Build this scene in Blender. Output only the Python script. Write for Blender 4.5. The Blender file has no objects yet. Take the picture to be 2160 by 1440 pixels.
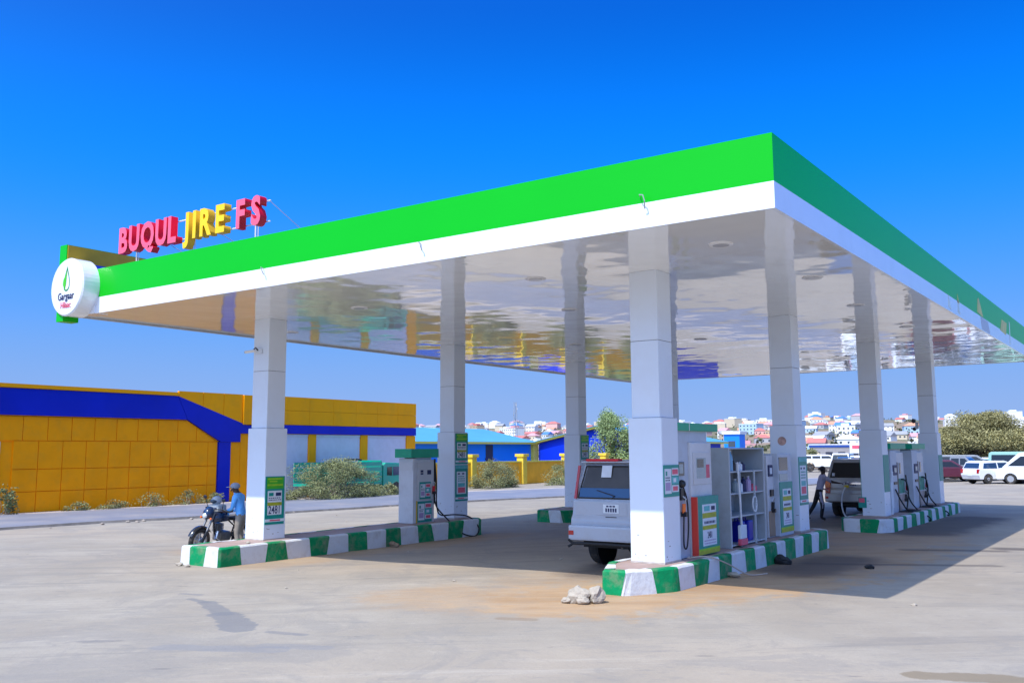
import bpy, bmesh, math, random
from mathutils import Vector, Matrix, noise
random.seed(7)
PI = math.pi
S = bpy.context.scene
C = S.collection

# ------------------------------------------------------------------ camera
cam_d = bpy.data.cameras.new("camera")
cam = bpy.data.objects.new("camera", cam_d); C.objects.link(cam)
yaw, pitch, roll = -0.6134, 0.1303, -0.0053
fwd = Vector((math.cos(pitch)*math.sin(yaw), math.cos(pitch)*math.cos(yaw), math.sin(pitch)))
rt = Vector((math.cos(yaw), -math.sin(yaw), 0)); up = rt.cross(fwd)
r2 = rt*math.cos(roll)+up*math.sin(roll); u2 = -rt*math.sin(roll)+up*math.cos(roll)
M = Matrix((r2, u2, -fwd)).transposed().to_4x4(); M.translation = Vector((4.009, -11.577, 2.25))
cam.matrix_world = M
cam_d.sensor_width = 36; cam_d.lens = 36*1982.9/2160
cam_d.shift_y = -(720-690.6)/2160
cam_d.clip_end = 6000; cam_d.clip_start = 0.1
S.camera = cam
S.render.resolution_x, S.render.resolution_y = 1024, 682

# ------------------------------------------------------------------ sky and sun
SUN_EL, SUN_K = math.radians(55.2), 0.05      # light travels towards +y, a touch towards +x
w = bpy.data.worlds.new("World"); S.world = w; w.use_nodes = True
nt = w.node_tree; N = nt.nodes; L = nt.links; N.clear()
out = N.new('ShaderNodeOutputWorld'); bg = N.new('ShaderNodeBackground'); bg.inputs[1].default_value = 0.1
sky = N.new('ShaderNodeTexSky'); sky.sky_type = 'NISHITA'; sky.sun_disc = False
sky.sun_elevation = SUN_EL; sky.sun_rotation = math.radians(180+3); sky.altitude = 1300
sky.air_density = 1.0; sky.dust_density = 0.6; sky.ozone_density = 2.5
tc = N.new('ShaderNodeTexCoord'); sp = N.new('ShaderNodeSeparateXYZ'); L.new(tc.outputs['Generated'], sp.inputs[0])
rp = N.new('ShaderNodeValToRGB'); cr = rp.color_ramp; cr.interpolation = 'B_SPLINE'
stops = [(0.0,(.31,.47,.85)),(.06,(.28,.46,.88)),(.14,(.12,.40,1.0)),(.24,(.006,.315,1.40)),(.34,(.0,.245,1.10)),(.44,(.0,.12,.72)),(.60,(.0,.12,.74)),(1.0,(.0,.14,.80))]
while len(cr.elements) < len(stops): cr.elements.new(.5)
for e, (p, c) in zip(cr.elements, stops): e.position = p; e.color = (c[0]/2, c[1]/2, c[2]/2, 1)
L.new(sp.outputs[2], rp.inputs[0])
sc = N.new('ShaderNodeVectorMath'); sc.operation = 'SCALE'; sc.inputs[3].default_value = 18.3
L.new(rp.outputs[0], sc.inputs[0])
mx = N.new('ShaderNodeMix'); mx.data_type = 'RGBA'; mx.inputs[0].default_value = 0.985
L.new(sky.outputs[0], mx.inputs[6]); L.new(sc.outputs[0], mx.inputs[7])
# broad brightening of the clear sky towards the sun
dt = N.new('ShaderNodeVectorMath'); dt.operation = 'DOT_PRODUCT'; L.new(tc.outputs['Generated'], dt.inputs[0])
_k = math.cos(SUN_EL); dt.inputs[1].default_value = (-SUN_K*_k, -math.sqrt(1-SUN_K**2)*_k, math.sin(SUN_EL))
h1 = N.new('ShaderNodeMath'); h1.operation = 'MULTIPLY_ADD'; h1.inputs[1].default_value = .5; h1.inputs[2].default_value = .5; L.new(dt.outputs['Value'], h1.inputs[0])
h2 = N.new('ShaderNodeMath'); h2.operation = 'POWER'; h2.inputs[1].default_value = 9.0; h2.use_clamp = True; L.new(h1.outputs[0], h2.inputs[0])
h3 = N.new('ShaderNodeVectorMath'); h3.operation = 'SCALE'; h3.inputs[0].default_value = (18, 24, 31); L.new(h2.outputs[0], h3.inputs[3])
h4 = N.new('ShaderNodeVectorMath'); h4.operation = 'ADD'; L.new(mx.outputs[2], h4.inputs[0]); L.new(h3.outputs[0], h4.inputs[1])
L.new(h4.outputs[0], bg.inputs[0]); L.new(bg.outputs[0], out.inputs[0])

sun_d = bpy.data.lights.new("sun", 'SUN'); sun_d.energy = 4.2; sun_d.angle = math.radians(0.53); sun_d.color = (1.0, .955, .87)
sun = bpy.data.objects.new("sun", sun_d); C.objects.link(sun)
k = math.cos(SUN_EL)
sd = Vector((SUN_K*k, math.sqrt(1-SUN_K**2)*k, -math.sin(SUN_EL)))
sun.rotation_euler = sd.to_track_quat('-Z', 'Y').to_euler()
S.view_settings.view_transform = 'Standard'; S.view_settings.look = 'None'
S.view_settings.exposure = 0.12; S.view_settings.gamma = 1
S.view_settings.use_curve_mapping = False
S.cycles.max_bounces = 8; S.cycles.glossy_bounces = 4; S.cycles.diffuse_bounces = 7; S.cycles.transparent_max_bounces = 8

# ------------------------------------------------------------------ materials
MATS = {}
def mat(name, col, rough=.6, metal=0., var=.0, vs=3., bump=0., bs=40., spec=.5, coat=0., dirt=None, alpha=1., trans=0., emit=None):
    """principled material with procedural colour variation, fine relief and optional dust"""
    if name in MATS: return MATS[name]
    m = bpy.data.materials.new(name); m.use_nodes = True; n = m.node_tree.nodes; l = m.node_tree.links
    b = n['Principled BSDF']
    b.inputs['Roughness'].default_value = rough; b.inputs['Metallic'].default_value = metal
    b.inputs['Specular IOR Level'].default_value = spec; b.inputs['Coat Weight'].default_value = coat
    b.inputs['Coat Roughness'].default_value = .05
    b.inputs['Transmission Weight'].default_value = trans; b.inputs['Alpha'].default_value = alpha
    t = n.new('ShaderNodeTexCoord')
    src = None
    if var > 0:
        nz = n.new('ShaderNodeTexNoise'); nz.inputs['Scale'].default_value = vs; nz.inputs['Detail'].default_value = 5
        l.new(t.outputs['Object'], nz.inputs['Vector'])
        mp = n.new('ShaderNodeMapRange'); mp.inputs[1].default_value = .3; mp.inputs[2].default_value = .7
        mp.inputs[3].default_value = 1-var; mp.inputs[4].default_value = 1+var
        l.new(nz.outputs[0], mp.inputs[0])
        vm = n.new('ShaderNodeVectorMath'); vm.operation = 'SCALE'; vm.inputs[0].default_value = col[:3]
        l.new(mp.outputs[0], vm.inputs[3]); src = vm.outputs[0]
    if dirt:
        dc, amount, ds = dirt
        nz = n.new('ShaderNodeTexNoise'); nz.inputs['Scale'].default_value = ds; nz.inputs['Detail'].default_value = 8; nz.inputs['Roughness'].default_value = .65
        l.new(t.outputs['Object'], nz.inputs['Vector'])
        mp = n.new('ShaderNodeMapRange'); mp.inputs[1].default_value = .48; mp.inputs[2].default_value = .72; mp.inputs[3].default_value = 0; mp.inputs[4].default_value = amount
        l.new(nz.outputs[0], mp.inputs[0])
        q = n.new('ShaderNodeMix'); q.data_type = 'RGBA'; l.new(mp.outputs[0], q.inputs[0])
        if src: l.new(src, q.inputs[6])
        else: q.inputs[6].default_value = (*col[:3], 1)
        q.inputs[7].default_value = (*dc, 1); src = q.outputs[2]
    if src: l.new(src, b.inputs['Base Color'])
    else: b.inputs['Base Color'].default_value = (*col[:3], 1)
    if bump > 0:
        nz = n.new('ShaderNodeTexNoise'); nz.inputs['Scale'].default_value = bs; nz.inputs['Detail'].default_value = 6
        l.new(t.outputs['Object'], nz.inputs['Vector'])
        bp = n.new('ShaderNodeBump'); bp.inputs['Strength'].default_value = bump; bp.inputs['Distance'].default_value = .02
        l.new(nz.outputs[0], bp.inputs['Height']); l.new(bp.outputs[0], b.inputs['Normal'])
    if emit:
        b.inputs['Emission Color'].default_value = (*emit[0], 1); b.inputs['Emission Strength'].default_value = emit[1]
    MATS[name] = m
    return m

DUST = (.34, .26, .19)
m_white = mat('white_panel', (.74, .80, .88), .28, var=.02, vs=.6, bump=.03, bs=2, dirt=((.55,.5,.45), .14, 1.1))
m_fasw = mat('fascia_white', (.80, .82, .86), .22, var=.015, vs=.5, bump=.06, bs=1.0, dirt=((.62,.60,.55), .22, 1.1))
m_fasg = mat('fascia_green', (.0, .45, .003), .35, spec=.2, var=.03, vs=.4, bump=.04, bs=1.2)
for _m, _c in ((m_fasw, .7), (m_fasg, .12)):
    _b = _m.node_tree.nodes['Principled BSDF']; _b.inputs['Coat Weight'].default_value = _c; _b.inputs['Coat IOR'].default_value = 1.6; _b.inputs['Coat Roughness'].default_value = .08
m_joint = mat('joint_dark', (.12, .12, .13), .7)
m_yel = mat('yellow_cladding', (.98, .34, .0), .5, spec=.15, var=.06, vs=1.3, bump=.03, bs=2, dirt=((.7,.30,.02), .35, 2.0))
m_yel2 = mat('yellow_cladding_smooth', (.98, .38, .0), .5, spec=.15, var=.05, vs=.5, dirt=((.5,.27,.03), .25, 1.2))
m_blue = mat('blue_cladding', (.0, .014, .42), .25, spec=.25, var=.12, vs=.5, bump=.03, bs=1.3)
m_backy = mat('fascia_back_yellow', (.42, .27, .01), .5, var=.1)
m_backb = mat('fascia_back_blue', (.0, .06, .65), .5, var=.08)
m_shut = mat('shutter_grey', (.68, .66, .72), .45, var=.03, dirt=((.4,.36,.3), .2, 1.3))
m_red = mat('letter_red_face', (.95, .12, .20), .35, var=.04)
m_redside = mat('letter_red_side', (.62, .0, .012), .4, var=.04)
m_ylw = mat('letter_yellow_face', (.95, .58, .0), .35, var=.04)
m_ylwside = mat('letter_yellow_side', (.75, .42, .0), .4, var=.04)
m_steel = mat('white_painted_steel', (.75, .75, .75), .4, var=.04)
m_galv = mat('galvanised', (.45, .46, .47), .45, metal=.6, var=.1)
m_black = mat('black_rubber', (.018, .018, .02), .7, var=.15, vs=8)
m_blackp = mat('black_plastic', (.02, .02, .024), .35, var=.1)
m_tyre = mat('tyre', (.028, .027, .027), .85, var=.2, vs=9, dirt=(DUST, .35, 5), bump=.3, bs=60)
m_rim = mat('alloy_rim', (.55, .56, .58), .3, metal=.7)
m_glass = mat('car_glass', (.012, .014, .018), .06, spec=.6, var=.1)
m_glassb = mat('blue_glass', (.02, .05, .11), .08, spec=.7)
m_chrome = mat('chrome', (.75, .75, .77), .12, metal=1.)
m_engine = mat('engine_metal', (.20, .20, .21), .4, metal=.7, var=.2, vs=12)
m_tail = mat('tail_light_red', (.42, .008, .01), .15, coat=.5)
m_orange = mat('indicator_orange', (.85, .16, .01), .2, coat=.5)
m_lamp = mat('headlight_lens', (.6, .65, .7), .08, coat=.6)
m_kg = mat('kerb_green', (.0, .25, .085), .6, spec=.2, var=.22, vs=2.2, bump=.5, bs=16, dirt=(DUST, .55, 3.2))
m_kw = mat('kerb_white', (.66, .67, .68), .6, var=.06, vs=3, bump=.5, bs=16, dirt=((.42,.36,.30), .6, 3.0))
m_istop = mat('island_concrete_top', (.36, .25, .21), .9, var=.14, vs=2.0, bump=.4, bs=18, dirt=((.30,.27,.27), .6, 1.3))
m_skin = mat('dark_skin', (.05, .024, .014), .5, var=.1, vs=10)
m_leaf = mat('acacia_leaf', (.17, .21, .08), .6, var=.45, vs=1.1)
m_leaf2 = mat('dry_bush_leaf', (.23, .235, .10), .7, var=.4, vs=1.4)
m_leaf3 = mat('olive_tree_leaf', (.31, .275, .11), .6, var=.45, vs=.5)
m_twig = mat('grey_twig', (.30, .25, .19), .8, var=.2, vs=5)
m_bark = mat('bark', (.16, .12, .09), .85, var=.25, vs=4, bump=.5, bs=12)
m_rock = mat('pale_rock', (.40, .35, .28), .9, var=.14, vs=4, bump=1.0, bs=14, dirt=((.33,.26,.2), .7, 6))
m_teal = mat('poster_teal', (.0, .27, .22), .4, var=.08, vs=6)
m_pgreen = mat('poster_bright_green', (.05, .42, .01), .4, var=.12, vs=5)
m_lime = mat('poster_lime', (.28, .55, .01), .4, var=.12, vs=8)
m_paper = mat('poster_white', (.70, .74, .78), .45, var=.05, vs=6)
m_navy = mat('print_navy', (.015, .02, .09), .5, var=.1)
m_pink = mat('print_pink', (.72, .10, .16), .45, var=.15, vs=9)
m_olive = mat('print_olive', (.40, .42, .02), .45, var=.2, vs=9)
m_pteal = mat('print_pale_teal', (.10, .45, .45), .45, var=.15, vs=9)
m_logog = mat('logo_green', (.02, .25, .05), .4)
m_logol = mat('logo_light_green', (.06, .50, .0), .4)
m_pumpgrey = mat('pump_grey', (.64, .65, .67), .35, var=.04, dirt=((.35,.3,.26), .3, 2.2))
m_pumpblue = mat('pump_blue_grey', (.50, .55, .62), .4, var=.05, dirt=((.25,.24,.22), .3, 2.5))
m_pgsign = mat('pump_sign_green', (.0, .36, .19), .35, var=.06, vs=4)
m_cab = mat('cabinet_grey', (.42, .46, .48), .5, var=.08, vs=2.5, dirt=((.2,.18,.15), .4, 2.5))
m_screen = mat('display_screen', (.05, .07, .09), .12, coat=.4)
m_screenl = mat('display_pale', (.34, .42, .44), .2)
m_bluecan = mat('blue_can', (.005, .015, .36), .35, var=.1)

# ------------------------------------------------------------------ mesh builder
class MB:
    def __init__(s): s.v = []; s.f = []; s.m = []; s.cm = 0
    def add(s, vs, fs):
        o = len(s.v); s.v += [tuple(v) for v in vs]; s.f += [tuple(i+o for i in f) for f in fs]; s.m += [s.cm]*len(fs)
        return s
    def box(s, x0, x1, y0, y1, z0, z1):
        vs = [(x0,y0,z0),(x1,y0,z0),(x1,y1,z0),(x0,y1,z0),(x0,y0,z1),(x1,y0,z1),(x1,y1,z1),(x0,y1,z1)]
        return s.add(vs, [(3,2,1,0),(4,5,6,7),(0,1,5,4),(1,2,6,5),(2,3,7,6),(3,0,4,7)])
    def poly(s, pts): return s.add(pts, [tuple(range(len(pts)))])
    def prism(s, pts, axis, a0, a1):
        """2-D polygon pts extruded along axis (0 x, 1 y, 2 z) between a0 and a1"""
        def P(p, a):
            return (a, p[0], p[1]) if axis == 0 else ((p[0], a, p[1]) if axis == 1 else (p[0], p[1], a))
        n = len(pts); vs = [P(p, a0) for p in pts]+[P(p, a1) for p in pts]
        fs = [tuple(range(n))[::-1], tuple(range(n, 2*n))]+[(i, (i+1) % n, n+(i+1) % n, n+i) for i in range(n)]
        return s.add(vs, fs)
    def tube(s, pts, r, n=8, cap=True, r1=None):
        pts = [Vector(p) for p in pts]; m = len(pts); o = len(s.v); ref = None
        for i, p in enumerate(pts):
            d = (pts[min(i+1, m-1)]-pts[max(i-1, 0)]).normalized()
            if ref is None:
                ref = Vector((0, 0, 1)) if abs(d.z) < .9 else Vector((1, 0, 0))
            a = d.cross(ref).normalized(); b = a.cross(d).normalized(); ref = b
            rr = r if r1 is None else r+(r1-r)*i/(m-1)
            for q in range(n):
                t = 2*PI*q/n; s.v.append(tuple(p+a*math.cos(t)*rr+b*math.sin(t)*rr))
        for i in range(m-1):
            for q in range(n):
                s.f.append((o+i*n+q, o+i*n+(q+1) % n, o+(i+1)*n+(q+1) % n, o+(i+1)*n+q)); s.m.append(s.cm)
        if cap:
            s.f.append(tuple(o+q for q in range(n))[::-1]); s.f.append(tuple(o+(m-1)*n+q for q in range(n))); s.m += [s.cm]*2
        return s
    def lathe(s, prof, c, axis, n=20):
        """prof [(r, h)] revolved round an axis through c"""
        o = len(s.v); c = Vector(c)
        A = [Vector((0,1,0)), Vector((0,0,1)), Vector((1,0,0))][axis]; B = [Vector((0,0,1)), Vector((1,0,0)), Vector((0,1,0))][axis]
        X = [Vector((1,0,0)), Vector((0,1,0)), Vector((0,0,1))][axis]
        for r, h in prof:
            for q in range(n):
                t = 2*PI*q/n; s.v.append(tuple(c+X*h+(A*math.cos(t)+B*math.sin(t))*r))
        for i in range(len(prof)-1):
            for q in range(n):
                s.f.append((o+i*n+q, o+i*n+(q+1) % n, o+(i+1)*n+(q+1) % n, o+(i+1)*n+q)); s.m.append(s.cm)
        s.f.append(tuple(o+q for q in range(n))[::-1]); s.f.append(tuple(o+(len(prof)-1)*n+q for q in range(n))); s.m += [s.cm]*2
        return s
    def ball(s, c, r, n=10, sc=(1,1,1)):
        prof = [(math.sin(PI*i/n)*1., -math.cos(PI*i/n)) for i in range(n+1)]
        o = len(s.v)
        for a, h in prof:
            for q in range(n+2):
                t = 2*PI*q/(n+2); s.v.append((c[0]+r*sc[0]*a*math.cos(t), c[1]+r*sc[1]*a*math.sin(t), c[2]+r*sc[2]*h))
        k = n+2
        for i in range(n):
            for q in range(k):
                s.f.append((o+i*k+q, o+i*k+(q+1) % k, o+(i+1)*k+(q+1) % k, o+(i+1)*k+q)); s.m.append(s.cm)
        return s
    def mesh(s, name, mats, bevel=0., smooth=False, seg=2):
        me = bpy.data.meshes.new(name); me.from_pydata(s.v, [], s.f)
        for i, p in enumerate(me.polygons): p.material_index = s.m[i]
        for mm in (mats if isinstance(mats, (list, tuple)) else [mats]): me.materials.append(mm)
        if bevel > 0 or smooth or True:
            bm = bmesh.new(); bm.from_mesh(me)
            bmesh.ops.recalc_face_normals(bm, faces=bm.faces)
            if bevel > 0:
                es = [e for e in bm.edges if len(e.link_faces) == 2 and e.calc_face_angle(0) > .5]
                try: bmesh.ops.bevel(bm, geom=es, offset=bevel, segments=seg, profile=.6, affect='EDGES', clamp_overlap=True)
                except Exception: pass
            bm.to_mesh(me); bm.free()
        if smooth:
            for p in me.polygons: p.use_smooth = True
        me.update()
        return me
    def obj(s, name, mats, parent=None, loc=None, bevel=0., smooth=False, seg=2, rot=None):
        return put(name, s.mesh(name, mats, bevel, smooth, seg), parent, loc, rot)

def lathe2(s, prof, n=12, c=(0,0)):
    o = len(s.v)
    for r, h in prof:
        for q in range(n): t = 2*PI*q/n; s.v.append((c[0]+r*math.cos(t), c[1]+r*math.sin(t), h))
    for i in range(len(prof)-1):
        for q in range(n): s.f.append((o+i*n+q, o+i*n+(q+1)%n, o+(i+1)*n+(q+1)%n, o+(i+1)*n+q)); s.m.append(s.cm)
    s.f.append(tuple(o+q for q in range(n))[::-1]); s.f.append(tuple(o+(len(prof)-1)*n+q for q in range(n))); s.m += [s.cm]*2
    return s
MB.lathe2 = lathe2
def put(name, me, parent=None, loc=None, rot=None):
    o = bpy.data.objects.new(name, me); C.objects.link(o)
    if parent: o.parent = parent
    if loc: o.location = loc
    if rot: o.rotation_euler = rot
    return o
def tag(o, label, cat, group=None):
    o['label'] = label; o['category'] = cat
    if group: o['group'] = group
    return o
def thing(name, label, cat, loc=(0,0,0), rz=0., group=None):
    o = bpy.data.objects.new(name, None); C.objects.link(o); o.location = loc; o.rotation_euler = (0,0,rz)
    o.empty_display_size = .2
    return tag(o, label, cat, group)
def dup(root, loc, rz, label, group=None, scale=None, matmap=None):
    def cp(o, par):
        c = o.copy(); C.objects.link(c); c.parent = par
        if matmap and o.data:
            for i, sl in enumerate(c.material_slots):
                if sl.material and sl.material.name in matmap:
                    sl.link = 'OBJECT'; sl.material = matmap[sl.material.name]
        for ch in list(o.children): cp(ch, c)
        return c
    c = cp(root, None); c.location = loc; c.rotation_euler = (0,0,rz); c['label'] = label
    if group: c['group'] = group
    if scale: c.scale = scale
    return c
def struct(o): o['kind'] = 'structure'; return o
def text_mesh(txt, size, ext, off=0., sx=1., mats=None, align='LEFT'):
    cu = bpy.data.curves.new('t', 'FONT'); cu.body = txt; cu.size = size; cu.extrude = ext; cu.offset = off
    cu.align_x = align; cu.resolution_u = 3
    o = bpy.data.objects.new('t', cu); C.objects.link(o)
    me = bpy.data.meshes.new_from_object(o); bpy.data.objects.remove(o); bpy.data.curves.remove(cu)
    me.materials.clear()
    for mm in (mats or []): me.materials.append(mm)
    for v in me.vertices: v.co.x *= sx
    return me

# ------------------------------------------------------------------ ground, road, terrain
CAM = Vector((4.009, -11.577))
def sstep(a, b, x):
    t = max(0., min(1., (x-a)/(b-a))); return t*t*(3-2*t)
def gz(x, y):
    z = -.12*sstep(-5, -12, x)
    dx, dy = x-CAM.x, y-CAM.y; d = math.hypot(dx, dy); az = math.atan2(dx, dy)
    if d > 200 and abs(az) < 2.2:
        rise = .0245+.0045*sstep(-.62, -.30, az)+.0018*math.sin(az*17)+.0012*math.sin(az*41+1)
        t = sstep(230, 1150, d)
        h = d*rise*(t**.8)
        if d > 1150: h = 1150*rise+(d-1150)*.012*sstep(1150, 2300, d)
        if d > 2300: h -= (d-2300)*.03
        z += h + (noise.noise(Vector((x*.01, y*.01, 0)))*3*sstep(250, 500, d))
    return z
def axis_pts(lo, hi, c, near, step0, growth):
    out = [c]; s = step0; p = c
    while p < hi:
        if abs(p-c) > near: s *= growth
        p += s; out.append(min(p, hi))
    s = step0; p = c; neg = []
    while p > lo:
        if abs(p-c) > near: s *= growth
        p -= s; neg.append(max(p, lo))
    return neg[::-1]+out
xs = axis_pts(-3000, 3000, -8, 40, .8, 1.045); ys = axis_pts(-600, 3600, 8, 60, .8, 1.045)
b = MB(); nx = len(xs)
for y in ys:
    for x in xs:
        z = gz(x, y)
        if abs(x+8) < 60 and -30 < y < 80:
            z += .02*noise.noise(Vector((x*.35, y*.35, 1.)))*sstep(9, 14, abs(x+6)) - .012*abs(noise.noise(Vector((x*.9, y*.9, 4.))))
        b.v.append((x, y, z))
for j in range(len(ys)-1):
    for i in range(nx-1):
        b.f.append((j*nx+i, j*nx+i+1, (j+1)*nx+i+1, (j+1)*nx+i)); b.m.append(0)

def ground_material():
    m = bpy.data.materials.new('forecourt_ground'); m.use_nodes = True; n = m.node_tree.nodes; l = m.node_tree.links
    bs = n['Principled BSDF']; bs.inputs['Roughness'].default_value = .85; bs.inputs['Specular IOR Level'].default_value = .25
    tc = n.new('ShaderNodeTexCoord'); P = tc.outputs['Object']
    def noi(scale, det=6, rough=.6, vec=P, dist=0.):
        z = n.new('ShaderNodeTexNoise'); z.inputs['Scale'].default_value = scale; z.inputs['Detail'].default_value = det
        z.inputs['Roughness'].default_value = rough; z.inputs['Distortion'].default_value = dist; l.new(vec, z.inputs['Vector']); return z.outputs[0]
    def rng(v, a, b_, c=0., d=1.):
        z = n.new('ShaderNodeMapRange'); z.interpolation_type = 'SMOOTHSTEP'
        for i, q in enumerate((a, b_, c, d)): z.inputs[i+1].default_value = q
        l.new(v, z.inputs[0]); return z.outputs[0]
    def mth(op, a, b_):
        z = n.new('ShaderNodeMath'); z.operation = op
        for i, q in enumerate((a, b_)):
            if isinstance(q, (int, float)): z.inputs[i].default_value = q
            else: l.new(q, z.inputs[i])
        return z.outputs[0]
    def mix(f, a, b_):
        z = n.new('ShaderNodeMix'); z.data_type = 'RGBA'
        for i, q in ((0, f), (6, a), (7, b_)):
            if isinstance(q, tuple): z.inputs[i].default_value = (*q, 1)
            elif isinstance(q, (int, float)): z.inputs[i].default_value = q
            else: l.new(q, z.inputs[i])
        return z.outputs[2]
    sep = n.new('ShaderNodeSeparateXYZ'); l.new(P, sep.inputs[0]); X, Y = sep.outputs[0], sep.outputs[1]
    # streaks drawn out roughly along the camera's left-right, as tyre-worn dust is
    mp = n.new('ShaderNodeMapping'); mp.vector_type = 'TEXTURE'; mp.inputs['Rotation'].default_value = (0,0,.6134); mp.inputs['Scale'].default_value = (2.6, .8, 1); l.new(P, mp.inputs[0])
    n1 = noi(.35, 8, .62); n2 = noi(1.1, 8, .68, mp.outputs[0], .6); n3 = noi(22, 4, .7); n4 = noi(.09, 4)
    col = mix(rng(n1, .35, .68), (.312,.262,.200), (.378,.324,.252))
    col = mix(rng(n2, .52, .72, 0, .55), col, (.245,.218,.185))
    col = mix(rng(n2, .28, .42, .45, 0), col, (.45,.385,.30))
    col = mix(rng(n4, .5, .65, 0, .5), col, (.40,.31,.215))
    col = mix(rng(n3, .35, .7, .16, 0), col, (.22,.20,.18))
    wv = n.new('ShaderNodeMapping'); wv.vector_type = 'TEXTURE'; wv.inputs['Rotation'].default_value = (0,0,.70); wv.inputs['Scale'].default_value = (6.5, .55, 1); l.new(P, wv.inputs[0])
    n5 = noi(.8, 7, .7, wv.outputs[0], .4); col = mix(rng(n5, .53, .66, 0, .62), col, (.225,.198,.168)); col = mix(rng(n5, .30, .44, .5, 0), col, (.45,.385,.305))
    n6 = noi(60, 3, .8); col = mix(rng(n6, .62, .75, 0, .45), col, (.15,.135,.12)); col = mix(rng(n6, .25, .36, .4, 0), col, (.55,.50,.44))
    n7 = noi(.55, 9, .75, P, 1.2); col = mix(rng(n7, .50, .58, 0, .42), col, (.25,.222,.19)); n8 = noi(7, 5, .7, mp.outputs[0]); col = mix(rng(n8, .56, .70, 0, .55), col, (.225,.205,.185)); col = mix(rng(n8, .26, .40, .5, 0), col, (.46,.395,.31))
    vs2 = n.new('ShaderNodeTexVoronoi'); vs2.inputs['Scale'].default_value = 1.9; l.new(mp.outputs[0], vs2.inputs['Vector'])
    col = mix(mth('MULTIPLY', rng(vs2.outputs['Distance'], .05, .12, .7, 0), rng(n7, .45, .52)), col, (.17,.15,.135))
    # small scattered dark oil spots
    vor = n.new('ShaderNodeTexVoronoi'); vor.inputs['Scale'].default_value = .55; l.new(mp.outputs[0], vor.inputs['Vector'])
    nn = noi(5, 4, .6)
    col = mix(mth('MULTIPLY', rng(mth('ADD', vor.outputs['Distance'], mth('MULTIPLY', nn, .16)), .10, .19, .6, 0), rng(n1, .45, .6)), col, (.15,.14,.14))
    wob = noi(1.5, 6, .65); wob2 = noi(3.7, 6, .6)
    def seg(x0, y0, x1, y1, wd, soft, wamp=.8):
        """mask of a capsule-shaped patch with an uneven outline"""
        vx, vy = x1-x0, y1-y0; LL = vx*vx+vy*vy+1e-9
        ax = mth('SUBTRACT', X, x0); ay = mth('SUBTRACT', Y, y0)
        t = mth('DIVIDE', mth('ADD', mth('MULTIPLY', ax, vx), mth('MULTIPLY', ay, vy)), LL)
        cl = n.new('ShaderNodeClamp'); l.new(t, cl.inputs[0]); t = cl.outputs[0]
        ex = mth('SUBTRACT', ax, mth('MULTIPLY', t, vx)); ey = mth('SUBTRACT', ay, mth('MULTIPLY', t, vy))
        d = mth('SQRT', mth('ADD', mth('MULTIPLY', ex, ex), mth('MULTIPLY', ey, ey)), 0)
        d = mth('ADD', d, mth('MULTIPLY', mth('SUBTRACT', wob, .5), wd*wamp*2.2)); d = mth('ADD', d, mth('MULTIPLY', mth('SUBTRACT', wob2, .5), wd*wamp))
        return rng(d, wd, wd+soft, 1, 0)
    # tan sand drifted round the islands
    for (a, w_, sf, am) in [((-3.6,1.0,-2.2,4.8), .95, .9, 1.25), ((-3.4,.9,-5.6,.2), .75, 1.0, .85), ((-2.1,4.5,-1.5,10.5), .9, .9, 1.2),
                            ((-12.0,2.0,-11.9,10.8), .35, .6, .7), ((-2.3,10.5,-2.0,15), .9, 1.2, .75), ((-5.1,2.5,-4.7,9), .6, .8, .5),
                            ((-5.0,13.5,-1.8,13.5), .8, 1.4, .7), ((-15.5,3,-14.4,9), .3, .8, .5)]:
        f = seg(*a, w_, sf, 1.5); col = mix(mth('MULTIPLY', mth('MULTIPLY', f, am), rng(n8, .25, .62, 1, .45)), col, mix(rng(n2, .35, .65), (.36,.22,.11), (.45,.30,.17)))
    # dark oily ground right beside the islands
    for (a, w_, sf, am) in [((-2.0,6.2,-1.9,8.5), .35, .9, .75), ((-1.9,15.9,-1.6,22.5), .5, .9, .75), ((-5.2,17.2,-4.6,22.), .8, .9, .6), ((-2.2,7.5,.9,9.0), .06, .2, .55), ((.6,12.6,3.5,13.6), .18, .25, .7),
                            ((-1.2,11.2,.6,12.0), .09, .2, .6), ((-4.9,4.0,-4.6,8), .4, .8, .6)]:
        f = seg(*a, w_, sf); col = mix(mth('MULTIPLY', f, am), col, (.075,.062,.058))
    # damp trail and stains on the open apron
    for (a, w_, am, cc) in [((-9.2,-1.85,-8.6,-2.0), .05, .7, (.17,.165,.165)), ((-8.6,-2.0,-7.3,-2.65), .11, .7, (.17,.165,.165)), ((-7.3,-2.65,-6.1,-3.35), .20, .72, (.17,.165,.165)),
                            ((-5.6,-3.3,-5.1,-3.2), .05, .6, (.18,.17,.17)), ((-5.9,-4.6,-4.7,-4.0), .15, .4, (.20,.20,.21)), ((-5.0,-3.9,-4.3,-3.6), .09, .35, (.20,.20,.21)),
                            ((-3.7,-.9,-3.3,-.75), .08, .6, (.24,.17,.11)), ((1.7,-1.2,3.2,-.7), .16, .8, (.21,.16,.10)), ((-9.9,-1.5,-9.5,-1.45), .04, .6, (.18,.17,.17))]:
        f = seg(*a, w_, .05, .9); col = mix(mth('MULTIPLY', f, am), col, cc)
    # far terrain: dry brown hillside with scrub
    far = rng(Y, 170, 330); 
    hill = mix(rng(noi(.02, 8, .7), .4, .6), (.30,.21,.14), (.13,.14,.07))
    col = mix(far, col, hill)
    l.new(col, bs.inputs['Base Color'])
    h = mth('ADD', mth('MULTIPLY', n3, .35), mth('MULTIPLY', noi(3, 8, .7), 1.))
    bp = n.new('ShaderNodeBump'); bp.inputs['Strength'].default_value = .35; bp.inputs['Distance'].default_value = .05
    l.new(h, bp.inputs['Height']); l.new(bp.outputs[0], bs.inputs['Normal'])
    return m
struct(b.obj('ground', ground_material(), smooth=True))

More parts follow.
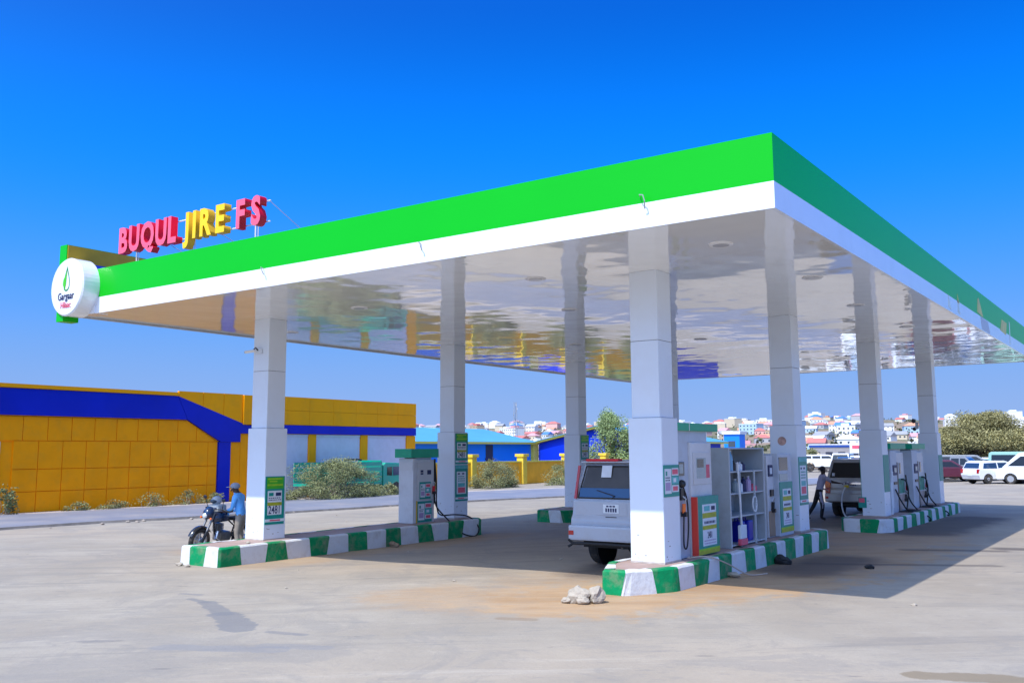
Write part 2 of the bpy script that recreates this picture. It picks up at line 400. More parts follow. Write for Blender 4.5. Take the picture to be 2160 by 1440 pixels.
def strip(name, left, right, m, dz, parent=None):
    bb = MB(); n_ = len(left)
    for a, c in zip(left, right):
        for t in (0, .25, .5, .75, 1):
            x = a[0]+(c[0]-a[0])*t; y = a[1]+(c[1]-a[1])*t; bb.v.append((x, y, gz(x, y)+dz))
    for i in range(n_-1):
        for q in range(4): bb.f.append((i*5+q, i*5+q+1, i*5+q+6, i*5+q+5)); bb.m.append(0)
    return bb.obj(name, m)
def resample(pts, step):
    out = []
    P = [Vector(p) for p in pts]
    for i in range(len(P)-1):
        p0 = P[max(i-1,0)]; p1 = P[i]; p2 = P[i+1]; p3 = P[min(i+2, len(P)-1)]
        k_ = max(1, int((p2-p1).length/step))
        for j in range(k_):
            t = j/k_; out.append(.5*((2*p1)+(-p0+p2)*t+(2*p0-5*p1+4*p2-p3)*t*t+(-p0+3*p1-3*p2+p3)*t**3))
    out.append(P[-1]); return out
near_e = [(-25.2,-60),(-26.2,-20),(-26.4,3.7),(-26.2,7),(-25.5,10.4),(-24.6,14.8),(-23.4,24.5),(-21.2,32),(-17.5,45),(-14.5,60),(-8,85),(6,112),(60,170)]
far_e = [(-31.2,-60),(-32.4,-20),(-32.5,3.7),(-32.4,8),(-32.2,12.4),(-31.6,19),(-30.2,28),(-27.6,38),(-23.6,50),(-20.6,63),(-13.5,90),(1,118),(54,178)]
ne = resample(near_e, 1.); fe_raw = resample(far_e, 1.)
fe = [fe_raw[min(len(fe_raw)-1, int(i*(len(fe_raw)-1)/(len(ne)-1)))] for i in range(len(ne))]
ne2 = [Vector((p.x+.28*noise.noise(Vector((p.y*.6, 0, 3)))+.12*noise.noise(Vector((p.y*2.3, 0, 3))), p.y)) for p in ne]
fe2 = [Vector((p.x+.15*noise.noise(Vector((p.y*.6, 9, 3))), p.y)) for p in fe]
m_road = mat('asphalt_road', (.20, .205, .235), .6, var=.10, vs=.5, bump=.3, bs=30, dirt=((.36,.31,.27), .7, .45), spec=.5)
struct(strip('road', ne2, fe2, m_road, .075))
# broken lip where the asphalt ends above the sand
lip = MB()
for i in range(len(ne2)-1):
    a, c = ne2[i], ne2[i+1]
    lip.add([(a.x, a.y, gz(a.x,a.y)+.0745), (c.x, c.y, gz(c.x,c.y)+.0745), (c.x+.10, c.y, gz(c.x,c.y)-.03), (a.x+.10, a.y, gz(a.x,a.y)-.03)], [(0,1,2,3)])
for i in range(len(fe2)-1):
    a, c = fe2[i], fe2[i+1]
    lip.add([(a.x, a.y, gz(a.x,a.y)+.0745), (c.x, c.y, gz(c.x,c.y)+.0745), (c.x-.15, c.y, gz(c.x,c.y)-.03), (a.x-.15, a.y, gz(a.x,a.y)-.03)], [(0,1,2,3)])
struct(lip.obj('road_edge', mat('asphalt_edge', (.13,.115,.105), .9, var=.3, vs=3, bump=.6, bs=20)))
strip_l = [Vector((p.x-1.6-.3*noise.noise(Vector((p.y*.4,2,1))), p.y)) for p in fe2]
struct(strip('sandy_verge', [Vector((p.x-.14, p.y)) for p in fe2], strip_l, mat('pale_sand', (.50,.42,.35), .9, var=.12, vs=1.5, bump=.5, bs=14), .02))

# ------------------------------------------------------------------ canopy
W, D = 15.47, 26.66; HB, HG, HT = 5.326, 5.684, 6.330; XL = -16.2
canopy = thing('canopy', 'large fuel station canopy with green and white fascia and glossy white underside', 'canopy', (0,0,0))
def ceiling_material():
    m = bpy.data.materials.new('ceiling_gloss'); m.use_nodes = True; n = m.node_tree.nodes; l = m.node_tree.links
    bs = n['Principled BSDF']; bs.inputs['Base Color'].default_value = (.92,.92,.91,1); bs.inputs['Roughness'].default_value = .05
    bs.inputs['IOR'].default_value = 1.75; bs.inputs['Coat Weight'].default_value = .6; bs.inputs['Coat Roughness'].default_value = .03
    tc = n.new('ShaderNodeTexCoord')
    mp = n.new('ShaderNodeMapping'); mp.inputs['Scale'].default_value = (1.0, 1.0, 1); mp.inputs['Rotation'].default_value = (0,0,.5); l.new(tc.outputs['Object'], mp.inputs[0])
    a = n.new('ShaderNodeTexNoise'); a.inputs['Scale'].default_value = .62; a.inputs['Detail'].default_value = 2.2; a.inputs['Roughness'].default_value = .45; l.new(mp.outputs[0], a.inputs['Vector'])
    bp = n.new('ShaderNodeBump'); bp.inputs['Strength'].default_value = .26; bp.inputs['Distance'].default_value = .1
    l.new(a.outputs[0], bp.inputs['Height']); l.new(bp.outputs[0], bs.inputs['Normal']); l.new(bp.outputs[0], bs.inputs['Coat Normal'])
    return m
m_ceil = ceiling_material()
# underside: separate long cladding panels with hairline joints
npan = 11; pw = (D-.06)/npan
for i in range(npan):
    y0 = .03+i*pw
    for (x0, x1) in ((XL+.03, -10.9), (-10.9, -5.45), (-5.45, -.03)):
        MB().box(x0+.0015, x1-.0015, y0+.0015, y0+pw-.0015, HB+.012, HB+.05).obj('ceiling_panel', m_ceil, canopy)
MB().box(XL+.02, -.02, .02, D-.02, HB+.06, HB+.16).obj('ceiling_backing', m_joint, canopy)
MB().box(XL+.3, -.3, .3, D-.3, HB+.3, HB+.42).obj('roof_deck', m_galv, canopy)
def fascia(part, m, z0, z1):
    L_ = MB().box(-W, 0, -.0, .06, z0, z1)             # front
    return L_
# front fascia in 3.87 m lengths, right, back
for zz0, zz1, mm, nm in ((HB, HG, m_fasw, 'white_fascia_band'), (HG, HT, m_fasg, 'green_fascia_band')):
    n_ = 4; sl = W/n_
    for i in range(n_):
        MB().box(-W+i*sl, -W+(i+1)*sl, 0, .06, zz0, zz1).obj(nm, mm, canopy)
    n_ = 6; sl = (D-.06)/n_
    for i in range(n_):
        MB().box(-.06, 0, .06+i*sl, .06+(i+1)*sl, zz0, zz1).obj(nm, mm, canopy)
    MB().box(XL+.25, -.06, D-.06, D, zz0, zz1).obj(nm, mm, canopy)
# taller left fascia: green outside, yellow and blue back showing above the roof
MB().box(XL-.30, XL-.02, .05, D, 5.36, 6.93).obj('left_fascia_panel', m_fasg, canopy); MB().box(XL-.30, XL-.02, -.32, .045, 5.18, 6.93).obj('fascia_end_cap', m_fasg, canopy)
MB().box(XL-.018, XL+.012, -.30, D-.02, 6.56, 6.915).obj('fascia_back_sheet', m_backy, canopy)
MB().box(XL-.018, XL+.010, -.30, D-.02, 5.34, 6.557).obj('fascia_back_sheet', m_backb, canopy)
MB().box(XL-.02, XL+.06, -.1, D-.02, HB-.03, HB+.012).obj('edge_trim', m_galv, canopy)
MB().box(XL+.0, -W, -.02, .3, HB, HB+.2).obj('corner_trim', m_fasw, canopy)
# recessed downlights
m_down = mat('downlight_glass', (.72,.72,.74), .25)
for (x, y) in [(-1.45,1.7),(-1.5,9.2),(-1.45,13.7),(-5.3,2.4),(-1.2,5.3),(-6.8,6),(-10.3,3),(-6.8,13),(-10.3,12),(-14.7,5),(-14.7,13),(-1.5,20),(-6.8,20)]:
    dl = MB().lathe2([(.12,.004),(.17,.0),(.185,.008),(.185,.03)], 20, (x,y)).obj('downlight_ring', m_down, canopy, (0,0,HB-.006))
    MB().lathe2([(.12,-.003),(.12,.004)], 20, (x,y)).obj('downlight_lens', mat('downlight_lens', (.45,.45,.47), .15), dl)
# fascia hooks
def hook(x, z, s_=1.):
    MB().tube([(x-.07*s_,-.01,z+.10*s_),(x-.04*s_,-.09,z+.11*s_),(x+.03*s_,-.12,z+.09*s_),(x+.05*s_,-.11,z+.0),(x+.02*s_,-.05,z-.10*s_)], .009, 6).obj('wall_hook', m_galv, canopy)
hook(-1.85, 5.68, .95); hook(-5.92, 5.58, .65); hook(-9.82, 5.62, .65)

m_refl_yel = mat('yellow_reflection', (.55,.50,.06), .35, var=.2, vs=3); m_refl_pale = mat('pale_reflection', (.62,.72,.66), .3, var=.15, vs=3)  # reflections in the glossy right fascia, painted as thin coloured patches
def patch(pts, m): MB().prism(pts, 0, .0015, .004).obj('painted_reflection', m, canopy)
patch([(15.0,5.74),(15.9,5.70),(15.35,6.16),(15.15,6.10)], m_refl_yel); patch([(15.6,5.36),(16.9,5.36),(16.6,5.66),(15.5,5.68)], mat('grey_reflection', (.45,.45,.50), .3))
patch([(18.8,5.66),(19.9,5.62),(20.2,6.0),(19.2,6.02)], m_refl_yel); patch([(20.6,5.4),(20.75,5.4),(20.85,6.1),(20.7,6.12)], m_refl_pale)
patch([(11.2,5.42),(11.5,5.38),(11.25,5.70)], m_refl_pale); patch([(12.3,5.42),(12.6,5.40),(12.35,5.78)], m_refl_pale); patch([(12.3,5.66),(12.55,5.64),(12.35,5.86)], m_refl_yel)
# roof sign
sign = thing('rooftop_sign', 'red and yellow rooftop letters BUQUL JIRE FS on a white frame', 'sign', (-15.2,.4,0))
letters = [('B',-15.22,'r'),('U',-14.80,'r'),('Q',-14.37,'r'),('U',-13.93,'r'),('L',-13.50,'r'),
           ('J',-12.86,'y'),('I',-12.50,'y'),('R',-12.26,'y'),('E',-11.83,'y'),('F',-11.20,'r'),('S',-10.82,'r')]
LET = []
for ch, x, c_ in letters:
    me = text_mesh(ch, .78, .085, .030, .76, [m_red if c_ == 'r' else m_ylw, m_redside if c_ == 'r' else m_ylwside])
    for p in me.polygons: p.material_index = 0 if abs(p.normal.z) > .9 else 1
    me.name = 'letter'
    xs_ = [v.co.x for v in me.vertices]; x0 = min(xs_)
    for v in me.vertices: v.co.x -= x0
    LET.append((me, x, max(v.co.x for v in me.vertices)))
for word, xa, xb in (((0,5), -15.20, -13.10), ((5,9), -12.86, -11.50), ((9,11), -11.13, -10.40)):
    ls = LET[word[0]:word[1]]; gap = ((xb-xa)-sum(q[2] for q in ls))/max(1, len(ls)-1); x = xa
    for me, _, wd in ls:
        put('letter', me, sign, (x+15.2, 0, 6.715), (PI/2, 0, 0)); x += wd+gap
MB().tube([(-.05,.13,6.78),(4.85,.13,6.78)], .016, 6).obj('rail', m_steel, sign)
MB().tube([(-.05,.13,7.2),(4.85,.13,7.2)], .016, 6).obj('rail', m_steel, sign)
for x in (.38, 2.4, 4.42):
    MB().tube([(x,.13,6.2),(x,.13,7.2)], .018, 6).obj('post', m_steel, sign)
    MB().tube([(x+.08,.13,6.2),(x+.08,.13,6.8)], .010, 6).obj('post', m_steel, sign)
for x in (1.35, 3.1, 4.8):
    MB().tube([(x,.15,6.85 if x<4 else 7.2),(x+.75,1.3,6.05)], .009, 5).obj('stay_wire', m_galv, sign)

# round logo sign
disc = thing('round_logo_sign', 'round white sign with green oil drop logo at the left corner of the canopy', 'sign', (-16.0,-.40,5.92))
R_ = .655
MB().lathe([(R_-.03,-.0),(R_,.03),(R_,.40),(R_-.02,.43)], (0,0,0), 1, 48).obj('disc_body', m_fasw, disc, bevel=0).data.polygons.foreach_set('use_smooth', [False]*0 or [False]*len(disc.children[0].data.polygons))
def drop_outline(s_, n=36):
    pts = []
    for i in range(n):
        t = 2*PI*i/n
        r = .5*(1-math.cos(t)); x = math.sin(t)*math.sin(t/2)**1.5*.62; z = math.cos(t)
        pts.append((x*s_, z*s_))
    return pts
o1 = drop_outline(.285); o2 = [(x*.84, z*.80-.022) for x, z in o1]
dm = MB(); n_ = len(o1)
vs = [(x,-.006,z+.19) for x,z in o1]+[(x,-.006,z+.19) for x,z in o2]
dm.add(vs, [(i,(i+1)%n_,n_+(i+1)%n_,n_+i) for i in range(n_)]); dm.obj('drop_logo', m_logog, disc)
MB().prism([(-.006,.36),(-.05,.28),(-.13,.17),(-.145,.06),(-.07,-.05),(-.055,-.04),(-.02,.1)], 1, -.010, -.004).obj('drop_leaf', m_logol, disc)
me = text_mesh('Gargaar', .235, .003, .001, .86, [m_navy], 'CENTER'); put('sign_text', me, disc, (0,-.008,-.28), (PI/2,0,0))
me = text_mesh('Hilaac', .20, .003, .001, .86, [m_pink], 'CENTER'); put('sign_text', me, disc, (.01,-.008,-.47), (PI/2,0,0))

# ------------------------------------------------------------------ columns with posters
def bars(parent, m, x, y0, y1, z0, z1, n, jit=.0):
    """a few printed text-like bars on a sheet facing +x"""
    bb = MB(); h = (z1-z0)/(2*n-1)
    for i in range(n):
        zz = z1-(2*i+1)*h; a = y0
        while a < y1-.02:
            wd = random.uniform(.025,.07); bb.box(x, x+.0015, a, min(a+wd, y1), zz, zz+h*.9); a += wd+.018
    return bb.obj('print_lines', m, parent)
def poster(parent, y0, y1, z0, z1, x, style='A'):
    """flat printed board facing +x; coordinates in the parent's frame"""
    H = z1-z0; Wd = y1-y0
    bd = MB().box(x, x+.012, y0, y1, z0, z1).obj('price_poster', m_teal, parent)
    e = .0122
    def band(a, b_, c, d, m, nm='print_panel', k=1):
        return MB().box(x+e+.001*(k-1)*1.5, x+e+.001*k*1.5, y0+a*Wd, y0+b_*Wd, z0+c*H, z0+d*H).obj(nm, m, bd)
    if style == 'A':
        band(.06,.94,.74,.98, m_pgreen); band(.12,.86,.93,.965, m_lime, k=2); band(.1,.9,.80,.84, m_lime, k=2); band(.2,.6,.88,.91, m_lime, k=2)
        band(.12,.86,.20,.70, m_paper, k=1)
        band(.18,.42,.59,.66, m_teal, k=2); band(.54,.82,.59,.66, m_navy, k=2)
        bars(bd, m_navy, x+e+.0015, y0+.18*Wd, y0+.82*Wd, z0+.50*H, z0+.56*H, 2)
        band(.12,.86,.39,.46, m_olive, k=2)
        me = text_mesh('2481', .235*H, .001, .002, .62*Wd/.4/1.55*min(1, .95/H)*1.45, [m_navy], 'CENTER'); put('price_digits', me, bd, (x+e+.003, y0+.49*Wd, z0+.225*H), (PI/2,0,PI/2))
        band(.0,1.,.055,.115, m_paper); band(.25,.8,.07,.10, m_pink, k=2)
    elif style == 'B':
        band(.0,1.,.9,.985, m_pteal); band(.1,.84,.20,.82, m_paper)
        band(.18,.34,.74,.78, m_navy, k=2); band(.52,.70,.74,.78, m_navy, k=2)
        bars(bd, m_teal, x+e+.0015, y0+.2*Wd, y0+.75*Wd, z0+.55*H, z0+.70*H, 3)
        band(.2,.74,.40,.5, m_pteal, k=2); band(.2,.76,.23,.38, m_pink, k=2)
        band(.0,1.,.05,.11, m_paper); band(.2,.7,.065,.095, m_pink, k=2)
    elif style == 'C':
        band(.05,.48,.10,.88, m_paper); band(.52,.97,.66,.90, m_paper); band(.55,.93,.70,.86, m_pink, k=2)
        band(.52,.97,.40,.62, m_pteal); band(.62,.80,.45,.58, m_paper, k=2)
        band(.52,.97,.14,.36, m_paper); band(.58,.90,.18,.32, m_pink, k=2)
        band(.12,.22,.66,.80, m_teal, k=2); band(.1,.42,.20,.45, mat('print_lilac',(.42,.30,.50),.5), k=2)
        bars(bd, m_navy, x+e+.0015, y0+.1*Wd, y0+.42*Wd, z0+.5*H, z0+.62*H, 2)
    elif style == 'D':
        band(.2,.86,.14,.86, m_paper)
        band(.28,.55,.74,.83, m_pteal, k=2); band(.62,.8,.75,.82, m_navy, k=2)
        band(.2,.86,.62,.71, m_olive, k=2)
        bars(bd, m_navy, x+e+.0015, y0+.28*Wd, y0+.8*Wd, z0+.52*H, z0+.57*H, 1)
        band(.2,.86,.42,.49, m_olive, k=2)
        me = text_mesh('2481', .16*H, .001, .002, .62*Wd/.9*1.05, [m_navy], 'CENTER'); put('price_digits', me, bd, (x+e+.003, y0+.53*Wd, z0+.27*H), (PI/2,0,PI/2))
        bars(bd, mat('print_lilac',(.42,.30,.50),.5), x+e+.0015, y0+.26*Wd, y0+.82*Wd, z0+.17*H, z0+.24*H, 2)
        band(.0,1.,.0,.07, m_olive)
        band(.0,1.,.07,.10, m_lime)
    return bd

m_scuff = mat('scuff_mark', (.38,.36,.34), .8, var=.2, vs=20); m_scuff2 = mat('dusty_mortar', (.50,.45,.40), .9, var=.2, vs=6, bump=.4, bs=20)
COLS = []
def column(cx, cy, zb, label, step=2.8):
    """cx, cy: right front corner of the shaft"""
    t = thing('canopy_column', label, 'column', (cx-.27, cy+.27, zb), 0, 'square columns carrying the canopy')
    top = HB+.012-zb; s0 = step-zb
    hw = .265; hl = .315
    mid = s0+(top-s0)*.52
    MB().box(-hw, hw, -hw, hw, s0, mid-.004).obj('shaft_panel', m_white, t, bevel=.008, seg=1)
    MB().box(-hw, hw, -hw, hw, mid+.004, top).obj('shaft_panel', m_white, t, bevel=.008, seg=1)
    MB().box(-hw+.01, hw-.01, -hw+.01, hw-.01, 0, top).obj('core', m_joint, t)
    MB().box(-hl, hl, -hl, hl, 0, s0-.006).obj('base_cladding', m_white, t, bevel=.010, seg=1)
    rr_ = random.Random(int(cx*10+cy)); 
    for q in range(5):
        a_ = rr_.uniform(-.25,.22); z_ = rr_.uniform(.02,.5)
        MB().box(a_, a_+rr_.uniform(.02,.07), -hl-.0012, -hl-.0004, z_, z_+rr_.uniform(.006,.02)).obj('scuff', m_scuff, t)
        MB().box(hl+.0004, hl+.0012, a_, a_+rr_.uniform(.02,.07), z_*.8, z_*.8+rr_.uniform(.006,.02)).obj('scuff', m_scuff, t)
    MB().box(-hl-.004, hl+.004, -hl-.004, hl+.004, 0, .035).obj('dusty_foot', m_scuff2, t, bevel=.003, seg=1)
    COLS.append(t); return t
c1 = column(-13.07, 2.89, .27, 'white column with one bright green price poster, beside the parked motorcycle')
c2 = column(-13.07, 9.75, .33, 'white column with two stacked posters, right of the single fuel pump with hose')
c3 = column(-13.07, 16.7, .28, 'white column standing alone behind the near grey off-roader')
c3b = column(-13.07, 24.3, .28, 'white column hidden at the far end of the back left island')
c4 = column(-3.13, 2.89, .375, 'nearest white column, sunlit at its foot, at the front of the near island')
c5 = column(-3.13, 9.75, .40, 'white column with faded round sticker at the far end of the near island')
c6 = column(-3.0, 16.7, .33, 'white column beside the second off-roader, edged by thin teal poster strips')
c7 = column(-3.0, 24.3, .33, 'farthest right white column, behind the pumps with tangled hoses')
def lp(t, y0, y1, z0, z1, st, x=.3165):
    return poster(t, y0-t.location.y, y1-t.location.y, z0-t.location.z, z1-t.location.z, x, st)
lp(c1, 2.86, 3.42, .62, 1.70, 'A')
lp(c2, 9.75, 10.33, 1.88, 2.76, 'A'); lp(c2, 9.75, 10.33, .83, 1.85, 'B')
lp(c3, 16.72, 17.28, 1.83, 2.78, 'A')
lp(c4, 2.86, 3.44, 1.47, 2.0, 'C')
lp(c5, 9.72, 10.3, 1.0, 2.08, 'B')
MB().box(-.33,-.3165,-.3,.3,.5,2.0).obj('poster_board', m_teal, c6)
MB().box(.3165,.33,-.3,.3,.7,1.75).obj('poster_board', m_teal, c6)
MB().box(.3165,.33,-.3,.3,.8,1.7).obj('poster_board', m_teal, c7)
MB().box(-.42,-.19,-.335,-.318,.25,.55).obj('round_sticker', m_teal, c6, bevel=.01)
MB().box(-.40,-.24,-.345,-.336,.40,.52).obj('red_label', m_pink, c6)
def sticker(t, x, z, r, nm='faded_sticker'):
    o = MB().lathe([(r,0),(r,.003)], (x,-.3225 if z<2.3 else -.27,z), 1, 20).obj(nm, mat('faded_sticker',(.50,.30,.24),.6,var=.35,vs=14), t)
    return o
sticker(c5, -.03, 2.06-.02, .10)
# camera on the first column
cctv = thing('security_camera', 'small white security camera on a bracket high on the front left column', 'camera', (-13.38, 2.88, 4.58))
MB().box(-.10,.10,-.05,.0,-.05,.06).obj('junction_box', m_white, cctv, bevel=.01)
MB().tube([(0,-.05,.02),(-.02,-.10,.08),(-.04,-.14,.03)], .018, 6).obj('bracket', m_blackp, cctv)
MB().tube([(.03,-.15,.0),(-.25,-.21,-.02)], .032, 10).obj('camera_barrel', m_steel, cctv)
MB().tube([(-.25,-.21,-.02),(-.262,-.212,-.021)], .026, 10).obj('lens', m_blackp, cctv)
cc2 = thing('security_camera', 'dark twin camera mounted high on the farthest right column', 'camera', (-3.56, 24.28, 3.05))
MB().box(-.08,.0,-.08,.08,-.1,.14).obj('bracket', m_galv, cc2)
MB().ball((-.14,-.03,.18), .08).obj('camera_head', m_blackp, cc2, smooth=True)
MB().ball((-.12,-.03,-.10), .07).obj('camera_head', m_blackp, cc2, smooth=True)

# ------------------------------------------------------------------ islands
def island(label, x0, x1, y0, y1, zt0, zt1, zb0, zb1, ch, seglen, white_first=True, seed=1, front=None):
    t = thing('pump_island', label, 'kerbed island', ((x0+x1)/2, (y0+y1)/2, 0), 0, 'raised pump islands with green and white kerbs')
    ox, oy = t.location.x, t.location.y; rnd = random.Random(seed)
    pts = [(x1-ch*.55,y0),(x1,y0+ch),(x1,y1-.25),(x1-.25,y1),(x0+.25,y1),(x0,y1-.25),(x0,y0+ch*1.1),(x0+ch*.5,y0)]
    pts = [Vector((a-ox, b_-oy)) for a, b_ in pts]
    per = []; n_ = len(pts)
    acc = 0
    for i in range(n_):
        a, b_ = pts[i], pts[(i+1)%n_]; per.append((acc, a, b_)); acc += (b_-a).length
    def at(s_):
        s_ %= acc
        for st, a, b_ in per:
            l_ = (b_-a).length
            if st <= s_ <= st+l_+1e-6: return a.lerp(b_, (s_-st)/l_)
        return per[-1][2]
    def zt(y): f = (y+oy-y0)/(y1-y0); return zt0+(zt1-zt0)*f
    def zb(y): f = (y+oy-y0)/(y1-y0); return zb0+(zb1-zb0)*f-.05
    ctr = Vector((0, 0))
    nseg = int(acc/seglen); nseg += nseg % 2
    # segment borders; corners also get a border vertex
    bord = [acc*i/nseg+rnd.uniform(-.07,.07) for i in range(nseg)]
    tilt = [rnd.uniform(-.06,.06) for _ in range(nseg)]
    if front:
        k0 = nseg-len(front); end = acc-front[0]
        for i in range(k0): bord[i] = end*i/k0+(rnd.uniform(-.06,.06) if i else 0)
        for i, q in enumerate(front): bord[k0+i] = acc-q
        tilt[0] = 0.; tilt[k0] = 0.
    sc_ = lambda p, k_: Vector((p.x-(k_ if p.x > 0 else -k_)*min(1, abs(p.x)/.3), p.y-(k_ if p.y > 0 else -k_)*min(1, max(0,(abs(p.y)-((y1-y0)/2-.8)))/.8)))
    for i in range(nseg):
        a, b_ = bord[i], bord[(i+1)%nseg]+(acc if i == nseg-1 else 0)
        ta, tb = tilt[i], tilt[(i+1)%nseg]
        ss = [0, .25, .5, .75, 1]
        cs = sorted([ (st-a)/(b_-a) for st,_,_ in per if a+.03 < st < b_-.03]+[ (st+acc-a)/(b_-a) for st,_,_ in per if a+.03 < st+acc < b_-.03])
        ss = sorted(ss+cs)
        V = []
        for s_ in ss:
            pt = at(a+ta*(1-s_)+tb*s_+(b_-a)*s_); pb = at(a-ta*(1-s_)-tb*s_+(b_-a)*s_)
            bul = .012*noise.noise(Vector((a+s_*3, seed, 0)))
            o_ = (pb-ctr); o_ = o_/max(.01,o_.length)*(.02+bul)
            ptop = at(a+ta*(1-s_)+tb*s_+(b_-a)*s_)
            ztp = zt(ptop.y)+.012*noise.noise(Vector((a*1.7+s_*2, seed, 5)))
            V += [(pb.x+o_.x, pb.y+o_.y, zb(pb.y)), (ptop.x, ptop.y, ztp-.03), (sc_(ptop,.025).x, sc_(ptop,.025).y, ztp), (sc_(ptop,.16).x, sc_(ptop,.16).y, ztp+.001)]
        bb = MB(); k_ = len(ss)
        bb.add(V, [(j*4+q, (j+1)*4+q, (j+1)*4+q+1, j*4+q+1) for j in range(k_-1) for q in range(3)])
        bb.obj('kerb_block', m_kw if (i % 2 == 0) == white_first else m_kg, t)
    inner = [sc_(p, .155) for p in pts]
    tb_ = MB(); ny = 14
    gx = [min(p.x for p in inner), max(p.x for p in inner)]
    # slab top as a fan strip
    top = MB(); cc = []
    ring = [at(acc*i/64) for i in range(64)]; ring = [sc_(p, .15) for p in ring]
    vs = [(p.x, p.y, zt(p.y)-.004) for p in ring]
    L_, R2 = [i for i in range(64)], None
    top.add(vs, [tuple(range(64))]); top.obj('island_slab', m_istop, t)
    return t
island('near raised island with worn green and white kerb, carrying cabinet and two pumps', -4.07,-2.77, 1.75,10.95, .375,.41, 0,0, .85, .56, True, 3)
island('front left raised island with green and white kerb beside the motorcycle', -13.8,-12.5, 1.25,10.55, .27,.34, -.13,-.13, .06, .60, False, 12, (1.30,.93,.43))
island('back left raised island mostly hidden behind the near off-roader', -14.1,-12.75, 15.3,26.0, .27,.3, -.13,-.13, .35, .5, False, 5)
island('far right raised island with pumps and tangled black hoses', -3.95,-2.55, 15.3,25.6, .35,.35, 0,0, .45, .55, True, 8)
# ------------------------------------------------------------------ pumps
def hose(parent, pts, r=.022, nm='hose', m=None):
    P = [p.to_tuple() if hasattr(p,'to_tuple') else p for p in catmull([Vector(p) for p in pts], 6)]
    return MB().tube(P, r, 7).obj(nm, m or m_black, parent, smooth=True)
def catmull(P, k_=6):
    out = []
    for i in range(len(P)-1):
        p0, p1, p2, p3 = P[max(i-1,0)], P[i], P[i+1], P[min(i+2,len(P)-1)]
        for j in range(k_):
            t = j/k_; out.append(.5*((2*p1)+(-p0+p2)*t+(2*p0-5*p1+4*p2-p3)*t*t+(-p0+3*p1-3*p2+p3)*t**3))
    out.append(P[-1]); return out
def nozzle(parent, x, y, z, col=None):
    nz = MB().tube([(x,y,z),(x+.01,y+.0,z+.16)], .035, 8).obj('nozzle', col or m_redside, parent)
    MB().tube([(x+.01,y,z+.15),(x+.05,y,z+.24),(x-.02,y-.02,z+.30)], .014, 6).obj('spout', m_galv, nz)
    MB().box(x-.04,x+.06,y-.03,y+.03,z-.06,z+.02).obj('trigger_guard', m_blackp, nz)
    return nz
# single pump on the left island
p1 = thing('fuel_pump', 'single grey fuel pump with green top and hanging hose on the left island', 'fuel pump', (-13.27, 8.38, .32), 0, 'fuel pumps')
MB().box(-.27,.25,-.45,-.32,0,1.74).obj('hose_tower', m_pumpgrey, p1, bevel=.012)
MB().box(-.25,.235,-.32,.45,0,1.70).obj('cabinet', m_pumpgrey, p1, bevel=.012)
MB().box(-.2,.2,-.3,.36,1.70,1.78).obj('neck', m_pumpblue, p1)
MB().box(-.31,.29,-.58,.58,1.76,2.0).obj('top_sign', m_pgsign, p1, bevel=.01)
fr = MB().box(.236,.262,-.27,.40,.62,1.64).obj('front_panel', mat('pump_front_pale',(.60,.60,.60),.35,var=.03), p1, bevel=.008)
for (a, b_, c_, d) in ((-.16,-.05,1.36,1.42),(-.16,-.05,1.30,1.345),(.12,.28,1.30,1.42)):
    MB().box(.2625,.268,a,b_,c_,d).obj('display', m_navy, fr)
poster(p1, -.20, .26, .64, 1.10, .2625, 'C'); poster(p1, -.26, .34, .02, .58, .236, 'C')
MB().box(-.235,.235,-.465,-.4505,1.42,1.66).obj('side_panel', mat('pump_front_pale',(.60,.60,.60),.35,var=.03), p1)
MB().box(.236,.25,-.32,-.27,.0,.60).obj('edge_strip', mat('strip_yellow',(.7,.45,.02),.4), p1)
nozzle(p1, .29, .36, .82)
hose(p1, [(.25,.46,1.66),(.28,.50,1.0),(.29,.50,.45),(.33,.62,.18),(.42,1.15,.16),(.62,1.55,.08),(.80,1.75,-.22),(.84,1.62,-.41),(.86,1.35,-.43),(.74,1.0,-.30),(.5,.66,.10),(.31,.46,.42),(.31,.36,.78)], .020)
MB().box(.24,.27,.43,.47,.5,1.72).obj('hose_guide', m_black, p1)
# near pump, cabinet and second pump on the near island
p2 = thing('fuel_pump', 'tall blue-grey fuel pump with green top sign and large green poster beside the nearest column', 'fuel pump', (-3.43, 4.25, .385), 0, 'fuel pumps')
MB().box(-.28,.26,-.72,-.20,0,2.15).obj('hose_cabinet', m_pumpblue, p2, bevel=.015)
MB().box(-.30,.31,-.20,.70,0,2.0).obj('cabinet', m_pumpgrey, p2, bevel=.02)
MB().box(-.26,.27,-.70,.60,2.0,2.20).obj('neck', m_pumpblue, p2)
MB().box(-.32,.34,-.78,.98,2.20,2.34).obj('top_sign', m_pgsign, p2, bevel=.012)
MB().box(.341,.344,-.30,-.28,2.20,2.34).obj('sign_joint', m_steel, p2)
fr = MB().box(.311,.325,-.12,.62,1.25,1.82).obj('display_panel', mat('pump_front_pale',(.60,.60,.60),.35,var=.03), p2, bevel=.006)
MB().box(.3255,.330,.0,.40,1.36,1.72).obj('display', m_screenl, fr); MB().box(.3305,.333,.02,.30,1.55,1.70).obj('display', m_screen, fr)
MB().box(.3255,.331,.42,.56,1.36,1.60).obj('red_button', m_pink, fr)
kp = MB().box(.261,.285,-.68,-.42,1.42,1.66).obj('keypad', m_screen, p2, bevel=.005)
MB().box(.2855,.290,-.64,-.48,1.46,1.62).obj('display', m_screenl, kp)
MB().ball((.29,-.55,1.28), .07, 8).obj('hose_boss', m_blackp, p2)
nozzle(p2, .31, -.55, .78, m_orange); MB().box(.262,.31,-.63,-.48,1.0,1.2).obj('nozzle_holder', m_blackp, p2)
